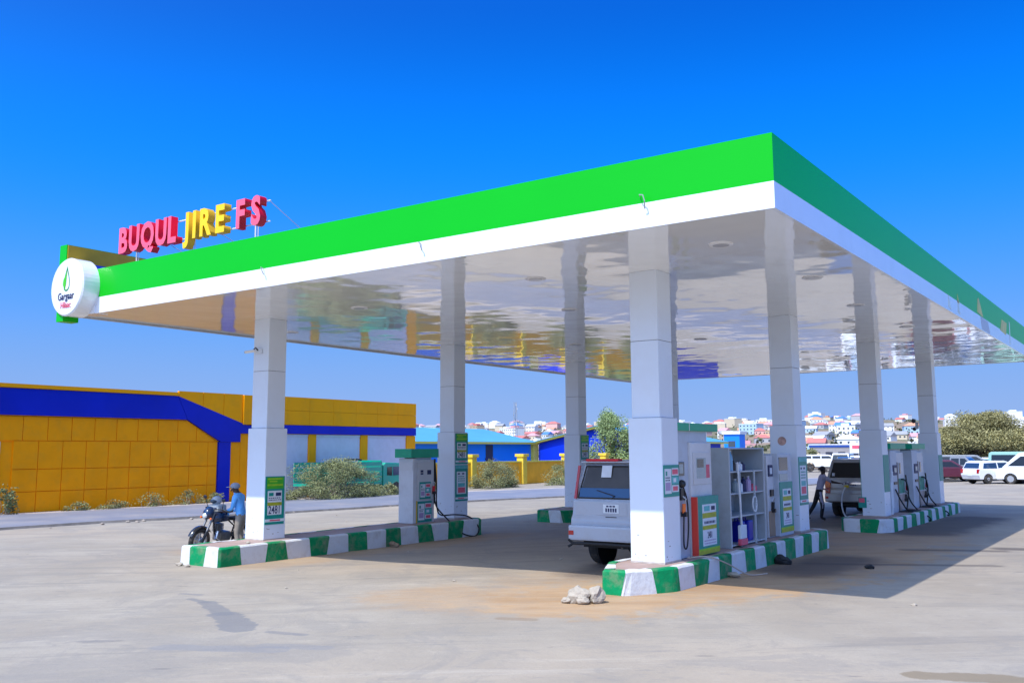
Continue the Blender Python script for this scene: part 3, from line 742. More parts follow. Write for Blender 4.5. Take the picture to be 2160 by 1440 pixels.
hose(p2, [(.29,-.55,1.27),(.33,-.45,1.0),(.33,-.42,.55),(.33,-.50,.2),(.32,-.60,.25),(.31,-.55,.72)], .014)
pp = MB().box(.30,.41,-.22,-.18,.02,1.04).obj('red_edge', mat('board_red_edge',(.65,.05,.03),.4), p2)
MB().box(.312,.395,-.18,.74,.02,1.04).obj('poster_board', m_teal, p2)
poster(p2, -.178, .74, .03, 1.04, .396, 'D')
# shelf cabinet
cab = thing('shelf_cabinet', 'open grey metal shelf cabinet holding bottles and blue cans between the two near pumps', 'cabinet', (-3.43, 6.62, .39))
x0_, x1_, y0_, y1_, z1_ = -.33, .33, -.93, .93, 1.90
MB().box(x0_,x1_,y0_,y0_+.03,0,z1_).obj('side_panel', m_cab, cab); MB().box(x0_,x1_,y1_-.03,y1_,0,z1_).obj('side_panel', m_cab, cab)
MB().box(x0_,x0_+.02,y0_+.03,y1_-.03,0,z1_).obj('back_panel', m_cab, cab)
m_shelf = mat('shelf_light_grey', (.50,.54,.57), .45, var=.06)
for z in (.03,.56,1.0,1.42): MB().box(x0_+.02,x1_-.005,y0_+.03,y1_-.03,z,z+.025).obj('shelf', m_shelf, cab)
MB().box(x0_,x1_,y0_+.03,y1_-.03,z1_-.03,z1_-.002).obj('top_panel', m_cab, cab)
for y in (y0_,-.42,.35,y1_-.04): MB().box(x1_-.004,x1_+.024,y,y+.035,0,z1_-(.0 if y in (y0_,y1_-.04) else .45)).obj('upright', m_shelf, cab)
def bottle(x, y, z, h, r, m, lab, cat='bottle', mc=None):
    t = thing('bottle', lab, cat, (x,y,z), 0, 'bottles and cans on the shelf cabinet')
    MB().lathe([(r,0),(r,h*.68),(r*.4,h*.84),(r*.4,h*.93)], (0,0,0), 1, 10).obj('bottle_body', m, t).rotation_euler = (0,0,0)
    return t
# (lathe axis 1 is y; use axis 2 for upright bottles)
def bottle(x, y, z, h, r, m, lab, mc, cat='bottle'):
    t = thing('bottle' if cat == 'bottle' else 'can', lab, cat, (x,y,z), 0, 'bottles and cans on the shelf cabinet')
    MB().lathe2([(r,0),(r,h*.68),(r*.42,h*.84),(r*.42,h*.93)], 10).obj('bottle_body', m, t)
    MB().lathe2([(r*.5,h*.93),(r*.5,h)], 8).obj('cap', mc, t)
    return t
bx, by, bz = -3.43, 6.62, .39
lab_m = mat('label_orange',(.75,.22,.05),.4)
B = [(.2,-.80,1.447,.42,.05,m_paper,'tall white bottle at the left end of the top shelf',m_redside),
     (.18,-.66,1.447,.34,.05,m_redside,'red bottle second from the left on the top shelf',m_blackp),
     (.2,-.50,1.447,.40,.05,mat('pale_blue_plastic',(.25,.5,.7),.3),'pale blue bottle third from the left on the top shelf',m_steel),
     (.2,-.36,1.447,.20,.055,m_blackp,'short black bottle on the top shelf',m_blackp),
     (.2,-.18,1.447,.18,.06,m_paper,'short white bottle just right of the black one on the top shelf',m_navy),
     (.2,-.04,1.447,.18,.06,m_paper,'short white bottle in the middle of the top shelf',m_navy),
     (.2,.12,1.447,.16,.06,m_navy,'short navy bottle at the right of the top shelf',m_blackp),
     (.2,-.30,1.027,.26,.07,m_screenl,'grey bottle on the second shelf',m_steel),
     (.2,-.08,1.027,.22,.07,m_paper,'white bottle on the second shelf',m_steel),
     (.2,.14,1.027,.30,.06,m_navy,'tall navy bottle on the second shelf',m_blackp),
     (.2,.40,1.027,.30,.06,mat('lilac_plastic',(.5,.38,.6),.3),'lilac bottle on the second shelf',m_steel),
     (.18,.66,1.027,.14,.10,m_pink,'low pink tub at the right end of the second shelf',m_pink)]
for (x, y, z, h, r, m, lab, mc) in B: bottle(bx+x, by+y, bz+z, h, r, m, lab, mc)
for (y, w_, lab) in ((-.10,.24,'left of the two dark blue jerry cans on the bottom shelf'), (.32,.26,'right of the two dark blue jerry cans on the bottom shelf')):
    t = thing('jerry_can', lab, 'can', (bx+.12, by+y, bz+.056), 0, 'blue jerry cans in the cabinet')
    MB().box(-.12,.14,-w_/2,w_/2,0,.40).obj('can_body', m_bluecan, t, bevel=.03)
    MB().tube([(0,-.08,.39),(0,-.06,.45),(0,.06,.45),(0,.08,.39)], .014, 6).obj('handle', m_bluecan, t)
t = thing('mop', 'long-handled white squeegee leaning against the front of the cabinet', 'squeegee', (bx+.40, by-.50, bz))
MB().tube([(.0,-.02,.4),(-.03,-.06,1.62)], .018, 7).obj('handle', m_steel, t)
MB().box(-.03,.04,-.16,.14,.16,.42).obj('head', m_paper, t, bevel=.02); MB().box(-.03,.05,-.17,.16,.04,.16).obj('pad', m_pink, t, bevel=.02)
t = thing('white_ring', 'coil of white cord hung on the right upright of the cabinet', 'cord', (bx+.37, by+.28, bz+.78))
MB().tube([(0,.11*math.cos(a*.5),.15*math.sin(a*.5)) for a in range(14)], .016, 6).obj('coil', m_paper, t)
# second pump on the near island
p3 = thing('fuel_pump', 'grey fuel pump with small screen and narrow green poster left of the stickered column', 'fuel pump', (-3.43, 8.85, .40), 0, 'fuel pumps')
MB().box(-.32,.20,-.75,-.35,0,1.72).obj('hose_cabinet', m_pumpgrey, p3, bevel=.015)
MB().box(-.32,.31,-.35,.50,0,1.76).obj('cabinet', m_pumpblue, p3, bevel=.02)
kp = MB().box(.2005,.225,-.68,-.45,1.28,1.52).obj('keypad', m_navy, p3); MB().box(.2255,.229,-.63,-.5,1.33,1.46).obj('display', m_paper, kp)
MB().box(.2005,.24,-.62,-.46,.86,1.0).obj('nozzle_holder', m_blackp, p3); nozzle(p3, .23, -.54, .58, m_black)
MB().box(.2005,.212,-.72,-.38,.02,.55).obj('tan_panel', mat('tan_panel',(.33,.22,.14),.6,var=.15), p3)
MB().box(.311,.318,-.30,.24,1.40,1.68).obj('display', m_screen, p3)
MB().box(.311,.325,-.32,.20,1.18,1.33).obj('display_shade', m_screenl, p3)
poster(p3, -.33, .48, .08, 1.15, .312, 'D')
MB().ball((.0,-.6,1.80),.06,8).obj('top_knob', m_blackp, p3)
# pumps on the far right island
def farpump(y, label, green):
    t = thing('fuel_pump', label, 'fuel pump', (-3.35, y, .34), 0, 'fuel pumps')
    MB().box(-.3,.22,-.85,-.10,0,1.86).obj('cabinet', m_pumpblue, t, bevel=.015)
    MB().box(-.3,.20,-.10,.85,0,1.80).obj('hose_cabinet', m_pumpgrey, t, bevel=.015)
    MB().box(-.34,.27,-.95,.95,1.90,2.08).obj('top_sign', m_pgsign, t, bevel=.012); MB().box(-.2,.15,-.7,.7,1.80,1.92).obj('neck', m_pumpblue, t)
    kp = MB().box(.2205,.24,-.62,-.12,1.12,1.42).obj('display_frame', m_navy, t); MB().box(.2405,.243,-.5,-.24,1.2,1.34).obj('display', m_screenl, kp)
    MB().box(.2205,.24,-.58,-.16,.84,.92).obj('card_slot', m_blackp, t)
    MB().box(.2005,.215,.25,.42,1.15,1.48).obj('display', m_screen, t)
    MB().box(.2005,.215,-.06,.06,.0,1.5).obj('hose_track', m_blackp, t)
    MB().box(.2005,.21,.10,.80,.55,1.0).obj('green_panel', mat('pump_panel_green',(.05,.30,.2),.5,var=.4,vs=6), t)
    MB().box(.2005,.208,.10,.80,.05,.52).obj('sticker_panel', mat('pump_panel_pink',(.55,.42,.36),.5,var=.25,vs=8), t)
    hose(t, [(.24,-.5,.70),(.30,-.35,.45),(.34,.05,.18),(.36,.35,.06),(.5,.7,.02),(.85,.9,-.18),(.82,1.1,-.30),(.5,1.0,.03),(.3,.9,.4),(.26,.8,1.1)], .022)
    hose(t, [(.24,.3,.98),(.32,.5,.92),(.34,.68,.6),(.34,.5,.25),(.4,.15,.06),(.62,-.1,.03)], .022)
    nozzle(t, .27, .62, .35, m_blackp); nozzle(t, .25, .88, .62, m_redside)
    MB().box(-.1,.60,-.2,1.0,-.004,.03).obj('oil_tray', m_black, t)
    return t
farpump(19.1, 'blue-grey fuel pump with square navy display on the far right island', 1)
farpump(21.9, 'fuel pump behind another on the far right island, with a red nozzle', 1)
def wht(x, y, z, lab, h=1.3):
    t = thing('bottle_rack', lab, 'rack', (x,y,z)); MB().tube([(0,0,0),(.05,.0,h)], .05, 8).obj('rack_post', m_paper, t)
    MB().box(-.03,.05,-.12,.12,.2,h*.75).obj('rack_panel', m_paper, t); return t
wht(-3.05, 17.75, .34, 'slim white post just right of the column beside the second off-roader', 1.25)
t = thing('small_ornament', 'tiny bit of paint waste on the left island by the front column', 'debris', (-12.75, 2.2, .27))
MB().ball((0,0,.03), .05, 6, (1.2,.8,.7)).obj('lump', m_rock, t)

# ------------------------------------------------------------------ vehicles
def arch(cy, r, z0, n=9, rev=False):
    pts = []
    for i in range(n+1):
        a = PI*i/n; pts.append((cy-math.cos(a)*r, z0+math.sin(a)*r*.98))
    return pts
def wheel(parent, x, y, r, wd, side, mrim=None):
    wt = MB().lathe([(r*.60,-wd/2),(r*.93,-wd/2),(r,-wd/2+.035),(r,wd/2-.035),(r*.93,wd/2),(r*.60,wd/2)], (0,0,0), 0, 26).obj('wheel', m_tyre, parent, (x, y, r))
    s_ = side*wd*.42
    rm = MB(); rm.lathe([(r*.62,-.02),(r*.62,.0),(r*.52,.01)], (s_,0,0), 0, 20)
    rm.obj('rim', mrim or m_rim, wt)
    sp_ = MB()
    for i in range(5):
        a = 2*PI*i/5; ca, sa = math.cos(a), math.sin(a); q = .06*r/.35
        sp_.add([(s_+side*.018, ca*r*.12-sa*q, sa*r*.12+ca*q),(s_+side*.018, ca*r*.12+sa*q, sa*r*.12-ca*q),(s_+side*.01, ca*r*.56+sa*q*1.3, sa*r*.56-ca*q*1.3),(s_+side*.01, ca*r*.56-sa*q*1.3, sa*r*.56+ca*q*1.3)], [(0,1,2,3)])
    sp_.obj('spokes', mrim or m_rim, wt)
    return wt
def vehicle(name, label, cat, loc, rz, L_, Wd, lower, upper, zb, zt, paint, wins, axles, r, tuck=.13, group=None, glass=None, ww=.22, bevel=.035, roofscale=1.):
    """lower/upper: side outlines (y, z); y forward. wins: list of (kind, quad) """
    glass = glass or m_glass
    t = thing(name, label, cat, loc, rz, group)
    lo = []
    bottom = min(z for _, z in lower)
    lo = list(lower)
    hb = MB().prism(lo, 0, -Wd/2, Wd/2).obj('body', paint, t, bevel=bevel, smooth=False)
    def hwid(z): f = max(0, min(1, (z-zb)/(zt-zb))); return Wd/2*.975-tuck*f
    n_ = len(upper); m2 = MB(); vs = [(-hwid(z), y, z) for y, z in upper]+[(hwid(z), y, z) for y, z in upper]
    m2.add(vs, [tuple(range(n_))[::-1], tuple(range(n_, 2*n_))]+[(i,(i+1)%n_,n_+(i+1)%n_,n_+i) for i in range(n_)])
    m2.obj('cabin', paint, t, bevel=bevel*.8)
    for poly in wins.get('side', []):
        for s_ in (-1, 1):
            m3 = MB(); vv = []
            for off in (.004, -.01):
                vv += [(s_*(hwid(z)+off), y, z) for y, z in poly]
            k_ = len(poly)
            m3.add(vv, [tuple(range(k_)), tuple(range(k_, 2*k_))]+[(i,(i+1)%k_,k_+(i+1)%k_,k_+i) for i in range(k_)])
            m3.obj('side_window', glass, t)
    for nm, (ya, za, yb, zb2, inset) in wins.get('ends', []):
        dy, dz = yb-ya, zb2-za; ln_ = math.hypot(dy, dz); ny, nz = dz/ln_, -dy/ln_
        if (nm == 'rear_window') == (ny > 0): ny, nz = -ny, -nz
        o_ = .006; m3 = MB(); vv = []
        for off in (o_, -.01):
            vv += [(-hwid(za)+inset, ya+ny*off, za+nz*off), (hwid(za)-inset, ya+ny*off, za+nz*off), (hwid(zb2)-inset, yb+ny*off, zb2+nz*off), (-hwid(zb2)+inset, yb+ny*off, zb2+nz*off)]
        m3.add(vv, [(0,1,2,3),(4,5,6,7),(0,1,5,4),(1,2,6,5),(2,3,7,6),(3,0,4,7)]); m3.obj(nm, glass, t)
    for cy in axles:
        for s_ in (-1, 1):
            wheel(t, s_*(Wd/2-ww/2-.01), cy, r, ww, s_)
            # dark wheel housing
            MB().lathe([(r*1.13,0),(r*1.13,.02)], (s_*(Wd/2-ww-.03),cy,r), 0, 18).obj('wheel_housing', m_black, t)
    return t
def under(t, y0, y1, w_, z):
    MB().box(-w_/2, w_/2, y0, y1, z, z+.12).obj('underbody', m_black, t)

def suv(label, loc, rz, paint, H=1.93, glass=None, near=False, name='parked_suv'):
    r = .37; L_ = 4.7
    low = [(-2.32,.62),(-2.38,.72),(-2.38,.9),(-2.31,1.0),(-2.29,1.26),(.95,1.26),(1.1,1.22),(2.15,1.13),(2.33,1.0),(2.36,.62),(2.3,.5)]
    low += [(1.4+p, q) for p, q in reversed(arch(0, .46, .45))]+[(-1.4+p, q) for p, q in reversed(arch(0, .46, .45))]+[(-2.25,.5)]
    upr = [(-2.27,1.24),(-2.06,H-.08),(-1.95,H),(.35,H),(.6,H-.03),(1.22,1.24)]
    wins = {'side': [[(-2.08,1.30),(-1.93,H-.14),(-1.25,H-.14),(-1.25,1.30)],[(-1.15,1.30),(-1.15,H-.14),(-.35,H-.14),(-.35,1.30)],[(-.25,1.30),(-.25,H-.14),(.48,H-.14),(.98,1.30)]],
            'ends': [('rear_window',(-2.255,1.31,-2.075,H-.12,.10)),('windscreen',(1.17,1.30,.63,H-.07,.10))]}
    t = vehicle(name, label, 'car', loc, rz, L_, 1.76, low, upr, 1.24, H, paint, wins, (-1.4, 1.4), r, .14, glass=glass)
    under(t, -2.2, 2.2, 1.4, .38)
    bm_ = MB().box(-.87,.87,-2.50,-2.36,.52,.80).obj('rear_bumper', paint, t, bevel=.04)
    for s_ in (-1,1):
        MB().box(s_*.80-.055,s_*.80+.055,-2.508,-2.495,.62,.70).obj('reflector', m_tail, bm_)
        MB().tube([(s_*.35,-1.4,.36),(s_*.75,-1.4,.36)], .06, 8).obj('axle', m_black, t)
        # slim tail light climbing the rear pillar
    MB().tube([(-.7,-1.4,.36),(.7,-1.4,.36)], .07, 8).obj('rear_axle', m_black, t)
    MB().ball((0,-1.4,.36), .15, 8).obj('differential', m_black, t)
    gate = MB().box(-.80,.80,-2.325,-2.30,.86,1.24).obj('tailgate', paint, t, bevel=.012)
    rec = MB().box(-.34,.34,-2.333,-2.326,.99,1.22).obj('plate_recess', paint, gate, bevel=.006)
    pl = MB().box(-.17,.17,-2.343,-2.334,1.03,1.19).obj('number_plate', m_paper, gate)
    bars_ = MB()
    for i in range(5): bars_.box(-.12+i*.052,-.085+i*.052,-2.3455,-2.3435,1.05,1.12)
    for i in range(3): bars_.box(-.10+i*.07,-.05+i*.07,-2.3455,-2.3435,1.14,1.17)
    bars_.obj('plate_marks', m_navy, gate)
    return t
p_white = mat('dusty_white_paint', (.42,.46,.54), .22, coat=.6, var=.03, vs=1.5, dirt=((.34,.32,.33), .5, 1.6))
p_silver = mat('silver_grey_paint', (.42,.43,.45), .3, metal=.35, coat=.6, var=.04, vs=1.5, dirt=((.25,.22,.19), .4, 1.6))
p_wh2 = mat('clean_white_paint', (.75,.76,.78), .22, coat=.7, var=.02)
p_dk = mat('dark_car_paint', (.05,.055,.07), .25, coat=.7, var=.05)
p_gr = mat('green_truck_paint', (.0,.36,.24), .3, coat=.4, var=.06, dirt=((.1,.25,.16), .4, 2))
p_grey = mat('mid_grey_paint', (.2,.21,.23), .28, coat=.6, var=.05)
p_blue = mat('pale_blue_paint', (.35,.5,.68), .25, coat=.6, var=.04)
p_mar = mat('maroon_paint', (.10,.02,.035), .25, coat=.6)
SX = -4.96
m_gask = mat('window_gasket', (.03,.03,.03), .6)
s1 = suv('dusty white off-roader with raised stance seen from behind at the left of the near island', (SX, 6.75, 0), 0, p_white, 2.0, glass=mat('dusty_rear_glass',(.055,.048,.045),.22,spec=.4,var=.25,vs=2.5))
s1.scale = (1.0,1.0,1.03)
H = 2.0
for s_ in (-1,1):
    MB().prism([(-2.315,1.28),(-2.285,1.28),(-2.10,H-.10),(-2.135,H-.10)], 0, s_*.81-.026, s_*.81+.026).obj('tail_light', m_tail, s1)
MB().box(-.62,.1,-2.20,-2.02,H-.02,H+.025).obj('spoiler', m_redside, s1, bevel=.01)
MB().box(-.75,.75,-2.18,-2.02,H-.05,H-.02).obj('roof_edge_trim', p_white, s1, bevel=.01)
MB().prism([(-2.168,1.68),(-2.163,1.68),(-2.105,1.90),(-2.110,1.90)], 0, -.30, -.08).obj('window_paper', m_paper, s1)
MB().prism([(-2.262,1.31),(-2.24,1.31),(-2.215,1.48),(-2.228,1.48)], 0, -.74, .74).obj('window_lower_band', mat('window_blue_band',(.03,.10,.24),.2), s1)  # plain blue band across the bottom of the rear window
MB().tube([(.0,-2.30,1.30),(.05,-2.27,1.34),(-.36,-2.24,1.44)], .009, 5).obj('wiper', m_blackp, s1)
for (a_, b__, c__) in (((-.77,-2.268,1.295),(.77,-2.268,1.295),0),((-.67,-2.092,1.885),(.67,-2.092,1.885),0),((-.77,-2.268,1.295),(-.67,-2.092,1.885),0),((.77,-2.268,1.295),(.67,-2.092,1.885),0)): MB().tube([a_, b__], .013, 5).obj('window_seal', m_gask, s1)
MB().box(-.12,.12,-2.345,-2.326,.92,.965).obj('tailgate_handle', m_blackp, s1, bevel=.005)
MB().box(-.81,.81,-2.328,-2.318,.842,.858).obj('tailgate_gap', m_gask, s1)
for y_ in (-1.2,-.3,.75): 
    for s_ in (-1,1): MB().box(s_*.8815-.0015,s_*.8815+.0015,y_,y_+.012,.55,1.22).obj('door_gap', m_gask, s1)
tb = MB(); tb.tube([(-.78,-2.46,.46),(-.4,-2.46,.47),(.0,-2.46,.47),(.75,-2.46,.46)], .028, 8); tb.tube([(-.78,-2.46,.46),(-.86,-2.52,.40)], .026, 6); tb.tube([(-.78,-2.46,.46),(-.86,-2.50,.53)], .026, 6)
tb.obj('tow_bar', m_black, s1)
MB().tube([(.2,-2.3,.42),(.35,-2.0,.40),(.4,-1.2,.42)], .035, 8).obj('exhaust_pipe', m_engine, s1)
s2 = suv('silver-grey off-roader with dark rear window being refuelled behind the near island', (-4.93, 22.9, 0), 0, p_silver, 1.92, near=True)
for s_ in (-1,1):
    lt = MB().box(s_*.79-.085,s_*.79+.085,-2.40,-2.30,.98,1.20).obj('tail_light', m_orange, s2, bevel=.01); MB().box(s_*.79-.085,s_*.79+.085,-2.402,-2.30,.80,.97).obj('tail_light', m_tail, s2, bevel=.01)
MB().box(-.22,.34,-2.36,-2.326,1.10,1.16).obj('chrome_handle', m_chrome, s2)
MB().box(-.66,-.58,-2.262,-2.24,1.36,1.46).obj('window_sticker', m_paper, s2)
for s_ in (-1, 1): MB().tube([(s_*.62,-1.7,1.96),(s_*.62,.3,1.96)], .02, 6).obj('roof_rail', m_chrome, s2)

def hatch(label, loc, rz, paint, group=None, name='parked_car', H=1.46, L_=4.1, glass=None):
    r = .30; a = L_/2
    low = [(-a+.04,.42),(-a-.02,.55),(-a+.0,.75),(-a+.08,.92),(.7,.92),(a-.3,.80),(a-.02,.66),(a,.35),(a-.1,.27)]
    fa, ra = a-.72, -a+.70
    low += [(fa+p, q) for p, q in reversed(arch(0, .36, .28))]+[(ra+p, q) for p, q in reversed(arch(0, .36, .28))]+[(-a+.1,.27)]
    upr = [(-a+.08,.90),(-a+.30,H-.10),(-a+.55,H),(.05,H),(.25,H-.05),(.98,.90)]
    wins = {'side': [[(-a+.35,.96),(-a+.50,H-.16),(-.62,H-.13),(-.62,.96)],[(-.54,.96),(-.54,H-.13),(.12,H-.13),(.72,.96)]],
            'ends': [('rear_window',(-a+.105,.98,-a+.275,H-.15,.10)),('windscreen',(.93,.95,.30,H-.09,.09))]}
    t = vehicle(name, label, 'car', loc, rz, L_, 1.68, low, upr, .90, H, paint, wins, (ra, fa), r, .15, group, glass=glass, ww=.18)
    under(t, -a+.2, a-.2, 1.3, .22)
    for s_ in (-1,1):
        MB().box(s_*.74-.09,s_*.74+.09,-a-.03,-a+.1,.66,.92).obj('tail_light', m_tail, t, bevel=.01)
        MB().box(s_*.66-.13,s_*.66+.13,a-.22,a-.015,.60,.74).obj('headlight', m_lamp, t, bevel=.01)
    MB().box(-.22,.22,-a-.03,-a+.0,.50,.62).obj('number_plate', m_paper, t)
    return t
def minibus(label, loc, rz, paint, name='minibus', group=None, H=1.98, L_=4.7):
    r = .32; a = L_/2
    low = [(-a,.45),(-a,1.05),(a-.75,1.05),(a-.2,.98),(a,.70),(a,.35),(a-.08,.28)]
    fa, ra = a-.85, -a+.95
    low += [(fa+p, q) for p, q in reversed(arch(0, .38, .3))]+[(ra+p, q) for p, q in reversed(arch(0, .38, .3))]+[(-a+.05,.30)]
    upr = [(-a+.01,1.03),(-a+.10,H-.12),(-a+.28,H),(a-1.55,H),(a-1.35,H-.05),(a-.38,1.03)]
    wins = {'side': [[(-a+.25,1.13),(-a+.30,H-.24),(a-2.35,H-.24),(a-2.35,1.13)],[(a-2.25,1.13),(a-2.25,H-.24),(a-1.50,H-.24),(a-.72,1.13)]],
            'ends': [('rear_window',(-a+.02,1.12,-a+.10,H-.20,.12)),('windscreen',(a-.42,1.07,a-1.30,H-.09,.09))]}
    t = vehicle(name, label, 'minibus', loc, rz, L_, 1.72, low, upr, 1.03, H, paint, wins, (ra, fa), r, .10, group, ww=.19)
    under(t, -a+.2, a-.2, 1.3, .22)
    for s_ in (-1,1):
        MB().box(s_*.80-.05,s_*.80+.05,-a-.02,-a+.06,.75,1.15).obj('tail_light', m_tail, t)
        MB().box(s_*.68-.13,s_*.68+.13,a-.12,a+.01,.60,.76).obj('headlight', m_lamp, t)
        MB().box(s_*.864-.004,s_*.864+.004,-a+1.7,-a+1.715,.45,1.03).obj('door_seam', m_joint, t)
    return t
def pickup(label, loc, rz, paint, group=None):
    a = 2.5; low = [(-a,.55),(-a,.98),(-.45,.98),(-.45,1.02),(1.2,1.02),(a-.15,.95),(a,.75),(a,.45),(a-.1,.38)]
    low += [(1.5+p, q) for p, q in reversed(arch(0,.40,.34))]+[(-1.5+p, q) for p, q in reversed(arch(0,.40,.34))]+[(-a+.05,.45)]
    upr = [(-.45,1.0),(-.40,1.62),(-.25,1.68),(.65,1.66),(1.30,1.0)]
    wins = {'side': [[(-.33,1.07),(-.30,1.54),(.22,1.54),(.22,1.07)],[(.30,1.07),(.30,1.54),(.62,1.53),(1.06,1.07)]], 'ends': [('rear_window',(-.44,1.08,-.41,1.54,.12)),('windscreen',(1.25,1.05,.70,1.6,.09))]}
    t = vehicle('pickup_truck', label, 'pickup', loc, rz, 5, 1.72, low, upr, 1.0, 1.68, paint, wins, (-1.5,1.5), .35, .12, group)
    under(t, -2.2, 2.2, 1.3, .3)
    return t

# right-hand parked traffic
hatch('white hatchback with red tail light parked left of the white minibus', (-5.9, 57.4, .0), -PI/2+.85, p_wh2, glass=m_glassb)
minibus('white minibus with dark side windows parked at the right edge', (-3.35, 56.6, .0), PI/2-.10, p_wh2)
suv('black sport utility car parked nearest the far right column', (-9.6, 70.0, .0), -PI/2+.2, p_grey, 1.75)
pickup('grey pickup truck parked under the big tree', (-9.3, 64.0, .0), -PI/2-.1, p_grey)
hatch('maroon saloon in the shade left of the white hatchback', (-9.7, 61.5, .0), -PI/2+.5, p_mar)
minibus('green and white minibus behind the white minibus', (-6.2, 72.5, .0), -PI/2, mat('mint_paint',(.28,.5,.42),.3,coat=.5))
hatch('dark blue car parked farthest back under the big tree', (-12.6, 84.0, .0), -PI/2, p_dk)
hatch('light grey car parked behind the minibus under the tree', (-9.2, 79.5, .0), -PI/2+.1, p_blue)
# centre-right parked cars beyond the forecourt
suv('white car in side view parked at the left of the far row', (-26.3, 87.5, .0), -PI/2+.35, p_wh2, 1.7)
suv('white off-roader seen from behind in the middle of the far row', (-22.6, 82.0, .0), .1, p_wh2, 1.85)
hatch('white and pale blue saloon at the right of the far row', (-19.9, 79.5, .0), .15, p_blue)
suv('second white off-roader just behind the silver one being refuelled', (-14.0, 57.0, .0), .1, p_wh2, 1.8)
suv('white car partly hidden behind the column right of the far row', (-20.6, 88.0, .0), .1, p_wh2, 1.8)

for lab_, fn_, loc_, rz_, p_ in (
    ('silver hatchback between the maroon saloon and the grey pickup', hatch, (-11.4, 66.5, 0), -PI/2+.15, p_grey),
    ('white hatchback behind the black sport utility car, under the tree', hatch, (-12.6, 74.5, 0), -PI/2+.1, p_wh2),
    ('pale blue hatchback behind the grey pickup in the right-hand car park', hatch, (-9.0, 75.5, 0), -PI/2, p_blue),
    ('white minibus deepest in the car park under the broad tree', minibus, (-14.8, 80.5, 0), -PI/2, p_wh2),
    ('white hatchback at the left end of the car park near the far column', hatch, (-12.7, 68.8, 0), -PI/2+.3, p_wh2),
    ('dark hatchback deepest in the car park behind the mint minibus', hatch, (-7.2, 81.5, 0), -PI/2, p_dk),
    ('white hatchback in front of the canvas shelter', hatch, (-27.8, 93.0, 0), .3, p_wh2),
    ('pale blue hatchback right of the canvas shelter', hatch, (-24.4, 95.0, 0), .2, p_blue)):
    fn_(lab_, loc_, rz_, p_)

# green truck behind the bush
tk = thing('green_truck', 'small green cargo truck parked behind the bush by the shuttered yellow building', 'truck', (-32.55, 25.6, -.12))
MB().prism([(1.25,.42),(1.25,1.62),(1.45,1.78),(2.6,1.74),(2.98,1.35),(3.08,.95),(3.08,.42),(2.75,.42),(2.62,.62),(2.35,.72),(2.08,.62),(1.95,.42)], 0, -.85, .85).obj('cab', p_gr, tk, bevel=.05)
for s_ in (-1,1):
    MB().prism([(1.55,1.08),(1.55,1.52),(1.95,1.54),(1.95,1.06)], 0, s_*.858-.006, s_*.858+.006).obj('side_window', m_glass, tk)
    MB().prism([(2.03,1.06),(2.03,1.54),(2.5,1.54),(2.78,1.1)], 0, s_*.858-.006, s_*.858+.006).obj('side_window', m_glassb, tk)
MB().box(-.9,.9,-3.6,1.1,.62,.75).obj('cargo_floor', p_gr, tk)
for i in range(4):
    MB().box(.86,.90,-3.6,1.1,.78+i*.27,1.01+i*.27).obj('side_board', p_gr, tk); MB().box(-.90,-.86,-3.6,1.1,.78+i*.27,1.01+i*.27).obj('side_board', p_gr, tk)
MB().box(-.86,.86,1.06,1.10,.76,1.9).obj('headboard', p_gr, tk)
for y in (-2.4, 2.35):
    for s_ in (-1,1): wheel(tk, s_*.72, y, .36, .22, s_)
MB().box(-.5,.5,-3.4,2.9,.36,.50).obj('chassis', m_black, tk)
MB().tube([(.3,-1.2,1.93),(.3,-.2,1.96),(.3,.1,1.92)], .05, 7).obj('cargo_pipe', m_blackp, tk)

# ------------------------------------------------------------------ motorcycle
mc = thing('motorcycle', 'black and blue motorcycle parked on its stand left of the front left island', 'motorcycle', (-15.05, 2.62, -.12), .10)
m_mcb = mat('motorcycle_blue', (.003,.02,.07), .2, coat=.8); m_mck = mat('motorcycle_black', (.012,.012,.016), .2, coat=.7)
mc.rotation_euler = (0, .12, .10)
def mwheel(y, r):
    wt = MB().lathe([(r-.10,-.04),(r-.03,-.055),(r,-.02),(r,.02),(r-.03,.055),(r-.10,.04)], (0,0,0), 0, 32).obj('wheel', m_tyre, mc, (0,y,r))
    MB().lathe([(r-.095,-.03),(r-.13,-.03)], (0,0,0), 0, 28)
    rr = MB(); n_ = 28; pf = [(r-.085,-.032),(r-.085,.032),(r-.125,.032),(r-.125,-.032)]
    for i in range(n_):
        a = 2*PI*i/n_
        for q, h in pf: rr.v.append((h, math.cos(a)*q, math.sin(a)*q))
    for i in range(n_):
        for j in range(4): rr.f.append((i*4+j, i*4+(j+1)%4, ((i+1)%n_)*4+(j+1)%4, ((i+1)%n_)*4+j)); rr.m.append(0)
    rr.obj('rim', m_rim, wt)
    sp_ = MB()
    for i in range(5):
        a = 2*PI*i/5+.3
        sp_.tube([(0,math.cos(a)*.03,math.sin(a)*.03),(0,math.cos(a)*(r-.10),math.sin(a)*(r-.10))], .022, 6)
    sp_.lathe([(.06,-.06),(.06,.06)], (0,0,0), 0, 12)
    sp_.obj('spokes', m_rim, wt); MB().lathe([(.13,-.045),(.13,-.04)], (0,0,0), 0, 20).obj('brake_disc', m_chrome, wt)
    return wt
